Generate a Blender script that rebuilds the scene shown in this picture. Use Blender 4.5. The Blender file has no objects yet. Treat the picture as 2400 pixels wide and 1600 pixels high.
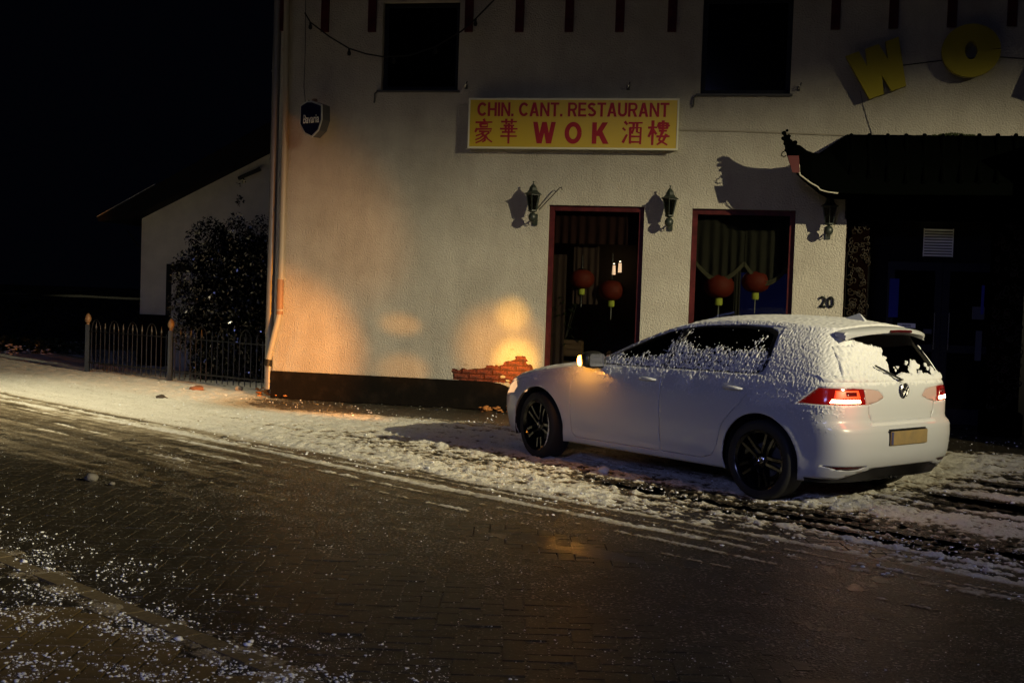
import bpy, bmesh, math, random
import numpy as np
from mathutils import Vector, Matrix
from mathutils.bvhtree import BVHTree
from mathutils.geometry import tessellate_polygon
random.seed(7); rng=np.random.default_rng(7)
PI=math.pi
S=bpy.context.scene; C=S.collection

# ------------------------------------------------------------------ camera
FPX,PITCH,ROLL,HC=2853.,.040,.034,1.57
cd=bpy.data.cameras.new('camera'); cam=bpy.data.objects.new('camera',cd); C.objects.link(cam)
cd.sensor_width=36; cd.lens=FPX*36/2400; cd.clip_start=.05; cd.clip_end=400
cam.matrix_world=Matrix.Translation((0,0,HC))@Matrix.Rotation(PI/2-PITCH,4,'X')@Matrix.Rotation(ROLL,4,'Z')
S.camera=cam

# ------------------------------------------------------------------ night sky, moonlight, street lamp light, added fill
W=bpy.data.worlds.new('World'); S.world=W; W.use_nodes=True
bg=W.node_tree.nodes['Background']; bg.inputs[0].default_value=(.35,.45,1,1); bg.inputs[1].default_value=.0012
S.view_settings.view_transform='Standard'; S.view_settings.look='None'; S.view_settings.gamma=1; S.view_settings.exposure=0
def lamp(name,kind,loc,target,energy,color,**kw):
    l=bpy.data.lights.new(name,kind); l.energy=energy; l.color=color
    for k,v in kw.items(): setattr(l,k,v)
    o=bpy.data.objects.new(name,l); C.objects.link(o); o.location=loc
    o.rotation_euler=(Vector(target)-Vector(loc)).to_track_quat('-Z','Y').to_euler(); return o
lamp('night_sky_light','SUN',(-10,-10,14),(0,10,0),.030,(.50,.56,1.0),angle=math.radians(25))
sl2=lamp('cool_street_light','SPOT',(-5.5,-9.5,6.8),(1.4,10.5,-.3),2000,(.37,.42,1.0),spot_size=math.radians(96),spot_blend=1.0,shadow_soft_size=1.8)
sl2.scale=(1,.25,1)
LAMP=Vector((13.4,-1.2,7.6))
lamp('added_field_fill','SPOT',(-21,58,8),(-19.5,59,0),800,(1.0,.88,.6),spot_size=math.radians(52),spot_blend=1.0,shadow_soft_size=.2)  # fill spot added to brighten patches of the far field
sl1=lamp('street_lamp_light','SPOT',LAMP,(-8.0,19.0,-2.2),21500,(1.0,.87,.52),spot_size=math.radians(74),spot_blend=1.0,shadow_soft_size=.10)
sl1.scale=(1,.238,1)
lamp('verge_lamp_light','SPOT',(-9.0,13.2,7.2),(-6.9,14.4,0),2900,(1.0,.87,.54),spot_size=math.radians(72),spot_blend=1.0,shadow_soft_size=.12)
lamp('street_lamp_near_light','SPOT',LAMP,(2.0,10.4,0.2),1050,(1.0,.90,.64),spot_size=math.radians(40),spot_blend=1.0,shadow_soft_size=.10)
lamp('street_lamp_foot_light','SPOT',LAMP,(-2.7,5.0,0.),3000,(1.0,.84,.46),spot_size=math.radians(19),spot_blend=1.0,shadow_soft_size=.10)
     # wide flat beam of a road lantern

# ------------------------------------------------------------------ picture point -> point on a real plane of the place
K=2400/2352
def ray(dx,dy):
    a,b=dx*K-1200,dy*K-800
    c,s=math.cos(ROLL),math.sin(ROLL); xi=(a*c+b*s)/FPX; dn=(-a*s+b*c)/FPX
    c,s=math.cos(PITCH),math.sin(PITCH)
    return np.array([xi,c-dn*s,-s-dn*c])
def gnd(dx,dy):
    r=ray(dx,dy); t=-HC/r[2]; return (r[0]*t,r[1]*t)
FA=-math.atan(.201)
def fac(dx,dy,v=0.):           # facade-local (u, z) on the plane v (positive = into the building)
    r=ray(dx,dy); n=np.array([.201,1.])/math.hypot(.201,1); d=16.168*n[1]+v
    t=d/(r[:2]@n); P=r*t
    return float((P[0])*math.cos(FA)+(P[1]-16.168)*math.sin(FA)),float(P[2]+HC)

# ------------------------------------------------------------------ helpers
def node_mat(name,col,rough=.6,metal=0,spec=.5,noise=None,bump=None,emit=None,coat=0,alpha=None):
    m=bpy.data.materials.new(name); m.use_nodes=True; nt=m.node_tree; b=nt.nodes['Principled BSDF']
    b.inputs['Base Color'].default_value=(*col,1); b.inputs['Roughness'].default_value=rough
    b.inputs['Metallic'].default_value=metal; b.inputs['Specular IOR Level'].default_value=spec
    b.inputs['Coat Weight'].default_value=coat
    tc=nt.nodes.new('ShaderNodeTexCoord')
    if noise:      # (scale, second colour, contrast lo, hi)
        sc,c2,lo,hi=noise
        n=nt.nodes.new('ShaderNodeTexNoise'); n.inputs['Scale'].default_value=sc; n.inputs['Detail'].default_value=8; n.inputs['Roughness'].default_value=.65
        nt.links.new(tc.outputs['Object'],n.inputs['Vector'])
        r=nt.nodes.new('ShaderNodeMapRange'); r.inputs['From Min'].default_value=lo; r.inputs['From Max'].default_value=hi
        nt.links.new(n.outputs['Fac'],r.inputs['Value'])
        x=nt.nodes.new('ShaderNodeMix'); x.data_type='RGBA'; x.inputs[6].default_value=(*col,1); x.inputs[7].default_value=(*c2,1)
        nt.links.new(r.outputs['Result'],x.inputs[0]); nt.links.new(x.outputs[2],b.inputs['Base Color'])
    if bump:       # (scale, strength, distance)
        n=nt.nodes.new('ShaderNodeTexNoise'); n.inputs['Scale'].default_value=bump[0]; n.inputs['Detail'].default_value=6
        nt.links.new(tc.outputs['Object'],n.inputs['Vector'])
        bp=nt.nodes.new('ShaderNodeBump'); bp.inputs['Strength'].default_value=bump[1]; bp.inputs['Distance'].default_value=bump[2]
        nt.links.new(n.outputs['Fac'],bp.inputs['Height']); nt.links.new(bp.outputs['Normal'],b.inputs['Normal'])
    if emit: b.inputs['Emission Color'].default_value=(*emit[0],1); b.inputs['Emission Strength'].default_value=emit[1]
    return m
def glass_mat(name,tint,rough=.02,mirror=.12):
    m=bpy.data.materials.new(name); m.use_nodes=True; nt=m.node_tree; nt.nodes.remove(nt.nodes['Principled BSDF'])
    out=nt.nodes['Material Output']; t=nt.nodes.new('ShaderNodeBsdfTransparent'); t.inputs[0].default_value=(*tint,1)
    g=nt.nodes.new('ShaderNodeBsdfGlossy'); g.inputs['Roughness'].default_value=rough
    f=nt.nodes.new('ShaderNodeLayerWeight'); f.inputs[0].default_value=mirror
    mx=nt.nodes.new('ShaderNodeMixShader'); nt.links.new(f.outputs['Fresnel'],mx.inputs[0]); nt.links.new(t.outputs[0],mx.inputs[1]); nt.links.new(g.outputs[0],mx.inputs[2])
    nt.links.new(mx.outputs[0],out.inputs[0]); return m
def empty(name,loc,rz=0,label=None,cat=None,group=None,kind=None):
    o=bpy.data.objects.new(name,None); C.objects.link(o); o.location=loc; o.rotation_euler=(0,0,rz); o.empty_display_size=.2
    return tag(o,label,cat,group,kind)
def tag(o,label=None,cat=None,group=None,kind=None):
    if label: o['label']=label
    if cat: o['category']=cat
    if group: o['group']=group
    if kind: o['kind']=kind
    return o
def link(name,me,mat=None,parent=None,loc=None,rot=None):
    o=bpy.data.objects.new(name,me); C.objects.link(o)
    if mat is not None and not me.materials:
        for mm in (mat if isinstance(mat,(list,tuple)) else [mat]): me.materials.append(mm)
    if parent: o.parent=parent
    if loc is not None: o.location=loc
    if rot is not None: o.rotation_euler=rot
    return o
def smooth(me,ang=35):
    me.shade_smooth() if hasattr(me,'shade_smooth') else None
    try: me.set_sharp_from_angle(angle=math.radians(ang))
    except Exception: pass
class MB:
    def __init__(s): s.bm=bmesh.new()
    def box(s,x0,x1,y0,y1,z0,z1,bev=0,M=None):
        r=bmesh.ops.create_cube(s.bm,size=1)['verts']
        bmesh.ops.scale(s.bm,verts=r,vec=(x1-x0,y1-y0,z1-z0)); bmesh.ops.translate(s.bm,verts=r,vec=((x0+x1)/2,(y0+y1)/2,(z0+z1)/2))
        if bev:
            es=list({e for v in r for e in v.link_edges})
            q=bmesh.ops.bevel(s.bm,geom=es,offset=bev,segments=2,affect='EDGES'); r=list({v for f in q['faces'] for v in f.verts}|{v for v in r if v.is_valid})
        if M is not None: bmesh.ops.transform(s.bm,matrix=M,verts=r)
        return s
    def tube(s,pts,r,n=8,caps=True):
        pts=[Vector(p) for p in pts]; rs=r if hasattr(r,'__len__') else [r]*len(pts); rings=[]
        up=None
        for i,p in enumerate(pts):
            d=(pts[min(i+1,len(pts)-1)]-pts[max(i-1,0)]).normalized()
            if up is None: up=d.orthogonal()
            up=(up-d*up.dot(d)).normalized(); w=d.cross(up)
            rings.append([s.bm.verts.new(p+(up*math.cos(2*PI*k/n)+w*math.sin(2*PI*k/n))*rs[i]) for k in range(n)])
        for a,b in zip(rings,rings[1:]):
            for k in range(n): s.bm.faces.new((a[k],a[(k+1)%n],b[(k+1)%n],b[k]))
        if caps: s.bm.faces.new(rings[0][::-1]); s.bm.faces.new(rings[-1])
        return s
    def lathe(s,prof,n=24,M=None,ang=2*PI):   # prof (r,z) about z
        vs=[]; rings=[]
        for r,z in prof:
            ring=[s.bm.verts.new((r*math.cos(ang*k/n),r*math.sin(ang*k/n),z)) for k in range(n)] if r>1e-6 else [s.bm.verts.new((0,0,z))]
            rings.append(ring); vs+=ring
        for a,b in zip(rings,rings[1:]):
            for k in range(n):
                k2=(k+1)%n
                if len(a)==1 and len(b)==1: continue
                if len(a)==1: s.bm.faces.new((a[0],b[k],b[k2]))
                elif len(b)==1: s.bm.faces.new((a[k],a[k2],b[0]))
                else: s.bm.faces.new((a[k],a[k2],b[k2],b[k]))
        if M is not None: bmesh.ops.transform(s.bm,matrix=M,verts=vs)
        return s
    def prism(s,poly,M=None,h=1.):            # poly in xy, extruded z 0..h
        a=[s.bm.verts.new((x,y,0)) for x,y in poly]; b=[s.bm.verts.new((x,y,h)) for x,y in poly]; n=len(poly)
        tri=tessellate_polygon([[Vector((x,y,0)) for x,y in poly]])
        for t in tri:
            try: s.bm.faces.new([a[i] for i in t]); s.bm.faces.new([b[i] for i in t[::-1]])
            except ValueError: pass
        for k in range(n): s.bm.faces.new((a[k],a[(k+1)%n],b[(k+1)%n],b[k]))
        if M is not None: bmesh.ops.transform(s.bm,matrix=M,verts=a+b)
        return s
    def mesh(s,name='m',sm=None,recalc=True):
        if recalc: bmesh.ops.recalc_face_normals(s.bm,faces=s.bm.faces)
        me=bpy.data.meshes.new(name); s.bm.to_mesh(me); s.bm.free()
        if sm: smooth(me,sm)
        return me
    def obj(s,name,mat,parent=None,sm=None,**k): return link(name,s.mesh(name,sm),mat,parent,**k)
def np_mesh(name,V,F,sm=True):
    me=bpy.data.meshes.new(name); V=np.asarray(V,np.float32); F=np.asarray(F,np.int32)
    me.vertices.add(len(V)); me.vertices.foreach_set('co',V.ravel())
    n=F.shape[1]; me.loops.add(F.size); me.loops.foreach_set('vertex_index',F.ravel())
    me.polygons.add(len(F)); me.polygons.foreach_set('loop_start',np.arange(0,F.size,n,dtype=np.int32)); me.polygons.foreach_set('loop_total',np.full(len(F),n,np.int32))
    me.update(calc_edges=True); me.validate()
    if sm: me.shade_smooth()
    return me
def grid_faces(a,b):
    i=np.arange(a*b).reshape(a,b); return np.stack([i[:-1,:-1],i[1:,:-1],i[1:,1:],i[:-1,1:]],-1).reshape(-1,4)
PERM=np.concatenate([rng.permutation(256)]*3).astype(np.int64)
GR=rng.normal(size=(256,2)); GR/=np.linalg.norm(GR,axis=1)[:,None]
def pnoise(x,y):
    xi=np.floor(x).astype(np.int64); yi=np.floor(y).astype(np.int64); xf=x-xi; yf=y-yi; xi&=255; yi&=255
    f=lambda t:t*t*t*(t*(t*6-15)+10)
    u,v=f(xf),f(yf)
    def g(i,j,a,b): h=PERM[PERM[i&255]+(j&255)]; return GR[h,0]*a+GR[h,1]*b
    n00=g(xi,yi,xf,yf);n10=g(xi+1,yi,xf-1,yf);n01=g(xi,yi+1,xf,yf-1);n11=g(xi+1,yi+1,xf-1,yf-1)
    return (n00*(1-u)+n10*u)*(1-v)+(n01*(1-u)+n11*u)*v
def fbm(x,y,o=4,gain=.55):
    r=np.zeros_like(x,dtype=float); a=1.; 
    for k in range(o): r+=a*pnoise(x*2**k+17.3*k,y*2**k-9.1*k); a*=gain
    return r
def sstep(a,b,x): t=np.clip((x-a)/(b-a),0,1); return t*t*(3-2*t)
def dup_children(src,dst):
    for ch in list(src.children):
        c=ch.copy(); C.objects.link(c); c.parent=dst
        for g in ch.children:
            d=g.copy(); C.objects.link(d); d.parent=c
def text_mesh(txt,size,bold=0.,ext=0.,shear=0,sx=1.,align='CENTER',space=1.):
    cu=bpy.data.curves.new('t','FONT'); cu.body=txt; cu.size=size; cu.offset=bold; cu.extrude=ext; cu.align_x=align; cu.align_y='CENTER'; cu.shear=shear; cu.space_character=space
    o=bpy.data.objects.new('t',cu); C.objects.link(o)
    dg=bpy.context.evaluated_depsgraph_get(); me=bpy.data.meshes.new_from_object(o.evaluated_get(dg)); bpy.data.objects.remove(o)
    me.transform(Matrix.Diagonal((sx,1,1,1))); me.materials.clear()
    return me
def fit_text(txt,w,h,bold,ext=.002,sx=None,space=1.):
    me=text_mesh(txt,1.,bold,0,space=space); co=np.array([v.co[:] for v in me.vertices]); mn,mx=co.min(0),co.max(0)
    c=(mn+mx)/2; s=mx-mn
    me.transform(Matrix.Translation((-c[0],-c[1],0))); me.transform(Matrix.Diagonal((w/s[0],h/s[1],1,1)))
    bm=bmesh.new(); bm.from_mesh(me); r=bmesh.ops.extrude_face_region(bm,geom=list(bm.faces))
    bmesh.ops.translate(bm,verts=[g for g in r['geom'] if isinstance(g,bmesh.types.BMVert)],vec=(0,0,ext))
    bmesh.ops.recalc_face_normals(bm,faces=bm.faces); bm.to_mesh(me); bm.free(); return me
def glyph(ch,t=.20):
    """bold grotesque capitals drawn from bars and bands; returns (polygons, width), height 1"""
    P=[]
    bar=lambda x0,x1,y0,y1:P.append([(x0,y0),(x1,y0),(x1,y1),(x0,y1)])
    par=lambda x0,y0,x1,y1,w:P.append([(x0-w/2,y0),(x0+w/2,y0),(x1+w/2,y1),(x1-w/2,y1)])
    def band(pts,w=t):
        n=len(pts); L=[];R=[]
        for i in range(n):
            a=Vector(pts[max(i-1,0)]); c_=Vector(pts[min(i+1,n-1)]); d=(c_-a).normalized(); q=Vector((-d.y,d.x))*w/2
            L.append(tuple(Vector(pts[i])+q)); R.append(tuple(Vector(pts[i])-q))
        for i in range(n-1): P.append([L[i],R[i],R[i+1],L[i+1]])
    arc=lambda cx,cy,rx,ry,a0,a1,n=14:[(cx+rx*math.cos(math.radians(a0+(a1-a0)*k/n)),cy+ry*math.sin(math.radians(a0+(a1-a0)*k/n))) for k in range(n+1)]
    h=t/2
    if ch=='C': band(arc(.40,.5,.40-h,.5-h,38,322,26)); return P,.76
    if ch=='O': band(arc(.42,.5,.42-h,.5-h,0,360,36)); return P,.84
    if ch=='H': bar(0,t,0,1);bar(.72-t,.72,0,1);bar(t,.72-t,.42,.42+t*.85); return P,.72
    if ch=='I': bar(0,t,0,1); return P,t
    if ch=='N': bar(0,t*.93,0,1);bar(.73-t*.93,.73,0,1);P.append([(t*.93,1),(t*.93,.66),(.73-t*.93,0),(.73-t*.93,.34)]); return P,.73
    if ch=='A': par(.11,0,.37,1,t*1.08);par(.65,0,.39,1,t*1.08);bar(.22,.54,.22,.22+t*.8); return P,.76
    if ch=='T': bar(0,.68,1-t*.85,1);bar(.34-h,.34+h,0,1-t*.85); return P,.68
    if ch=='R': bar(0,t,0,1);bar(t,.42,1-t*.85,1);bar(t,.42,.40,.40+t*.85);band(arc(.42,.70,.30-h,.30-t*.42,90,-90,12),t*.9);par(.60,0,.42,.42,t*1.1); return P,.72
    if ch=='E': bar(0,t,0,1);bar(t,.62,1-t*.85,1);bar(t,.58,.42,.42+t*.82);bar(t,.64,0,t*.85); return P,.64
    if ch=='S': band(arc(.34,.74,.34-h-.02,.26-h,20,270,16)+arc(.34,.28,.34-h,.28-h,88,-160,16)[1:]); return P,.68
    if ch=='U': bar(0,t,.34,1);bar(.70-t,.70,.34,1);band(arc(.35,.35,.35-h,.35-h,180,360,16)); return P,.70
    if ch=='W': w=t*1.0; par(.28,0,w/2,1,w);par(.30,0,.50,1,w);par(.70,0,.50,1,w);par(.72,0,1-w/2,1,w); return P,1.0
    if ch=='K': bar(0,t,0,1);par(.22,.36,.60,1,t*1.25);par(.66,0,.34,.60,t*1.25); return P,.76
    if ch=='.': bar(0,t,0,t); return P,t
    return P,.34
def glyph_text(txt,w,h,t=.2,ext=.002,gap=.075,name='lettering'):
    bm=bmesh.new(); x=0; items=[]
    for i,ch in enumerate(txt):
        P_,wd=glyph(ch,t); items.append((x,P_)); x+=wd+(gap if ch!=' ' else 0)
    x-=gap; k=0
    for x0,P_ in items:
        for pl in P_:
            k+=1; e=ext+(k%7)*.00012
            pts=[((a+x0-x/2)*w/x,(c_-.5)*h) for a,c_ in pl]
            ar=sum(pts[i][0]*pts[(i+1)%4][1]-pts[(i+1)%4][0]*pts[i][1] for i in range(4))
            if ar<0: pts=pts[::-1]
            A=[bm.verts.new((*p,0)) for p in pts]; B_=[bm.verts.new((*p,e)) for p in pts]
            bm.faces.new(A[::-1]); bm.faces.new(B_)
            for i in range(4): bm.faces.new((A[i],A[(i+1)%4],B_[(i+1)%4],B_[i]))
    me=bpy.data.meshes.new(name); bm.to_mesh(me); bm.free(); return me
UPR=Matrix.Rotation(PI/2,4,'X')      # xy-plane -> facing -y, upright
RX=(PI/2,0,0)

# ------------------------------------------------------------------ materials
M={}
M['stucco']=node_mat('stucco',(.40,.375,.33),.9,noise=(1.3,(.29,.265,.225),.40,.80),bump=(48,1.,.022))
def stain(m):
    nt=m.node_tree; b=nt.nodes['Principled BSDF']; src=b.inputs['Base Color'].links[0].from_socket
    tc=nt.nodes.new('ShaderNodeTexCoord'); mp=nt.nodes.new('ShaderNodeMapping'); mp.inputs['Scale'].default_value=(1.6,1,.5); nt.links.new(tc.outputs['Object'],mp.inputs[0])
    n=nt.nodes.new('ShaderNodeTexNoise'); n.inputs['Scale'].default_value=1.6; n.inputs['Detail'].default_value=9; n.inputs['Roughness'].default_value=.68; nt.links.new(mp.outputs[0],n.inputs[0])
    r=nt.nodes.new('ShaderNodeMapRange'); r.inputs['From Min'].default_value=.35; r.inputs['From Max'].default_value=.68; r.inputs['To Min'].default_value=1.05; r.inputs['To Max'].default_value=.86; nt.links.new(n.outputs['Fac'],r.inputs['Value'])
    mu=nt.nodes.new('ShaderNodeVectorMath'); mu.operation='SCALE'; nt.links.new(src,mu.inputs[0]); nt.links.new(r.outputs[0],mu.inputs['Scale']); nt.links.new(mu.outputs[0],b.inputs['Base Color'])
stain(M['stucco'])
M['stucco_side']=node_mat('stucco_side',(.42,.41,.39),.9,bump=(50,.7,.01))
M['plinth']=node_mat('black_plinth',(.006,.0045,.0035),.9,spec=.08,noise=(5,(.016,.011,.008),.5,.8),bump=(30,.4,.01))
M['brick']=node_mat('red_brick',(.17,.033,.012),.85,noise=(9,(.035,.008,.005),.40,.60),bump=(28,1.,.03))
M['mortar']=node_mat('mortar',(.07,.02,.012),.95,bump=(40,.5,.01))
M['redwood']=node_mat('red_painted_wood',(.036,.004,.003),.5,spec=.2,noise=(9,(.08,.01,.01),.4,.7))
M['darkpane']=node_mat('dark_window_pane',(.0015,.0015,.002),.1,spec=.15)
M['slate']=node_mat('slate_sill',(.05,.05,.052),.6)
M['zinc']=node_mat('zinc_pipe',(.20,.20,.21),.5,metal=.5)
M['pvc']=node_mat('painted_pipe',(.27,.245,.20),.55)
M['yellow']=node_mat('yellow_sign_face',(.50,.36,.006),.35)
M['signframe']=node_mat('pale_sign_frame',(.62,.60,.46),.5)
M['signred']=node_mat('red_lettering',(.30,.008,.012),.5)
M['black']=node_mat('black_iron',(.006,.007,.007),.5,spec=.25)
M['lantern']=node_mat('lantern_iron',(.016,.022,.018),.45)
M['lglass']=glass_mat('lantern_glass',(.10,.11,.08),.15,.3)
M['glass']=glass_mat('window_glass',(.62,.64,.62),.015,.18)
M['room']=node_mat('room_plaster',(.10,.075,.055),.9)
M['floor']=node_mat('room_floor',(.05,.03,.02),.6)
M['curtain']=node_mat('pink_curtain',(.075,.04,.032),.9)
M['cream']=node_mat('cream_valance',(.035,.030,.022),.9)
M['paper']=node_mat('red_paper_lantern',(.20,.017,.005),.7)
M['lime']=node_mat('yellow_green_cap',(.75,.80,.10),.6)
M['string']=node_mat('pale_cord',(.55,.52,.5),.7)
M['navy']=node_mat('navy_sign_face',(.006,.007,.03),.4,spec=.3)
M['chrome']=node_mat('bright_metal',(.6,.6,.62),.25,metal=1)
M['white']=node_mat('white_lettering',(.75,.72,.66),.6)
M['post']=node_mat('dark_blue_post_paint',(.018,.03,.05),.4,noise=(12,(.05,.075,.10),.55,.8))
M['rail']=node_mat('dark_iron_rail',(.006,.008,.013),.45)
M['knob']=node_mat('cream_knob',(.14,.10,.06),.5)
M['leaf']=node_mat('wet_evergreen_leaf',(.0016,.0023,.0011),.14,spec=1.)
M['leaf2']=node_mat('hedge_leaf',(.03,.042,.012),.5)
M['bark']=node_mat('bark',(.05,.04,.03),.9)
M['rooftile']=node_mat('dark_roof_tile',(.006,.006,.007),.7,spec=.15)
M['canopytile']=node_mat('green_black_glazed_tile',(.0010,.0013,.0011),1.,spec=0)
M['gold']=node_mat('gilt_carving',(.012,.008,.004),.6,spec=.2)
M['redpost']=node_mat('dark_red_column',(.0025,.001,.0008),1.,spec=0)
M['snow']=node_mat('snow',(.80,.79,.75),.65,bump=(180,.4,.004))
M['ice']=node_mat('icy_grains',(.86,.88,.92),.3,spec=.6)
M['orange']=node_mat('orange_leaf_litter',(.35,.13,.03),.8)
M['stone']=node_mat('grey_stone',(.12,.11,.10),.9,bump=(30,.6,.01))

# ================================================================== SETTING: ground
QD=np.array([.72,-.694]); QC=np.array([.694,.72])     # along / across the road
# --- pavers
PW=.105
def paver_mesh(L,Wd,seed):
    m=MB(); g=.0045; m.box(g,L-g,g,Wd-g,-.05,0,.0028); return m.mesh('paver')
pv_h=[paver_mesh(2*PW,PW,k) for k in (0,1)]; pv_v=[paver_mesh(PW,2*PW,k) for k in (0,1)]
def brick_mat(name,wet):
    m=bpy.data.materials.new(name); m.use_nodes=True; nt=m.node_tree; b=nt.nodes['Principled BSDF']
    geo=nt.nodes.new('ShaderNodeNewGeometry')
    def noise(sc,det=6):
        n=nt.nodes.new('ShaderNodeTexNoise'); n.inputs['Scale'].default_value=sc; n.inputs['Detail'].default_value=det; n.inputs['Roughness'].default_value=.7
        nt.links.new(geo.outputs['Position'],n.inputs['Vector']); return n
    n1=noise(3.5); n2=noise(48,3); n3=noise(26,8)
    r1=nt.nodes.new('ShaderNodeValToRGB'); nt.links.new(n1.outputs['Fac'],r1.inputs[0]); r1.color_ramp.elements[0].color=(.016,.013,.008,1); r1.color_ramp.elements[0].position=.35; r1.color_ramp.elements[1].color=(.040,.031,.017,1); r1.color_ramp.elements[1].position=.7
    # thin frost: fine white speckle on the stones
    r2=nt.nodes.new('ShaderNodeMapRange'); r2.inputs['From Min'].default_value=.55; r2.inputs['From Max'].default_value=.68; nt.links.new(n2.outputs['Fac'],r2.inputs['Value'])
    r3=nt.nodes.new('ShaderNodeMapRange'); r3.inputs['From Min'].default_value=.46; r3.inputs['From Max'].default_value=.62; nt.links.new(n3.outputs['Fac'],r3.inputs['Value'])
    mu=nt.nodes.new('ShaderNodeMath'); mu.operation='MULTIPLY'; nt.links.new(r2.outputs[0],mu.inputs[0]); nt.links.new(r3.outputs[0],mu.inputs[1])
    mx=nt.nodes.new('ShaderNodeMix'); mx.data_type='RGBA'; nt.links.new(mu.outputs[0],mx.inputs[0]); nt.links.new(r1.outputs[0],mx.inputs[6]); mx.inputs[7].default_value=(.33,.31,.27,1)
    nt.links.new(mx.outputs[2],b.inputs['Base Color']); b.inputs['Roughness'].default_value=wet
    bp=nt.nodes.new('ShaderNodeBump'); bp.inputs['Strength'].default_value=.5; bp.inputs['Distance'].default_value=.004; nt.links.new(n3.outputs['Fac'],bp.inputs['Height']); nt.links.new(bp.outputs['Normal'],b.inputs['Normal'])
    return m
M['paver']=brick_mat('wet_paving_brick',.46)
M['pavement']=node_mat('brown_pavement_brick',(.12,.085,.035),.6,noise=(6,(.22,.15,.06),.4,.7),bump=(60,.6,.005))
M['pavebase']=node_mat('joint_sand',(.018,.014,.010),.8)
road=link('road',np_mesh('road',[(-140,-30,-.012),(140,-30,-.012),(140,220,-.012),(-140,220,-.012)],[(0,1,2,3)],False),M['paver'])
tag(road,kind='structure')
bricks=[]
for i in range(-78,75):
    for j in range(40,118):
        r=(i-j)%4
        if r in (0,3):
            x,y=i*PW,j*PW; cx=x+(PW if r==0 else PW/2); cy=y+(PW/2 if r==0 else PW)
            c=cx*QC[0]+cy*QC[1]
            if abs(cx)>cy*.80+.6 or c>7.4: continue
            if 2.78<c<3.02: continue
            bricks.append((cy*1.0+abs(cx)*.15+(20 if abs(cx)>cy*.43 else 0),x,y,r))
bricks.sort()
joined=MB()
for k,(d,x,y,r) in enumerate(bricks):
    near=(x*QC[0]+y*QC[1])<2.8; me=(pv_h if r==0 else pv_v)[int(near)]
    z=random.uniform(-.003,.001); rz=random.gauss(0,.006)
    if k<300:
        o=link('brick',me,M['pavement'] if near else M['paver'],road,(x,y,z+.0),(random.gauss(0,.008),random.gauss(0,.008),rz))
    else:
        g=.0035; Lx,Ly=(2*PW,PW) if r==0 else (PW,2*PW); b=.003
        v=[(x+g,y+g,-.03),(x+Lx-g,y+g,-.03),(x+Lx-g,y+Ly-g,-.03),(x+g,y+Ly-g,-.03)]
        t=[(a+(b if a<x+Lx/2 else -b),c+(b if c<y+Ly/2 else -b),z+random.gauss(0,.0008)) for a,c,_ in v]; mvs=[(a,c,z-b) for a,c,_ in v]
        V=[joined.bm.verts.new(p) for p in v+mvs+t]
        for a in range(4):
            q=(a+1)%4
            joined.bm.faces.new((V[a],V[q],V[4+q],V[4+a])); joined.bm.faces.new((V[4+a],V[4+q],V[8+q],V[8+a]))
        joined.bm.faces.new(V[8:12])
jo=joined.obj('paving',M['paver'],road); jo['kind']='stuff'
# kerb band of long sandy stones
M['kerb']=node_mat('sandy_kerb_stone',(.12,.09,.045),.8,noise=(30,(.20,.155,.085),.45,.7),bump=(60,.5,.004))
kerb_me=MB().box(-.244,.244,-.055,.055,-.05,.004,.004).mesh('kerb_stone')
kerb_me.materials.append(M['kerb'])
for k in range(-18,18):
    s=k*.495; c=2.90; p=QD*s+QC*c
    link('kerb_stone',kerb_me,None,road,(p[0],p[1],random.uniform(-.002,.002)),(0,0,math.atan2(QD[1],QD[0])+random.gauss(0,.003)))

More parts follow.
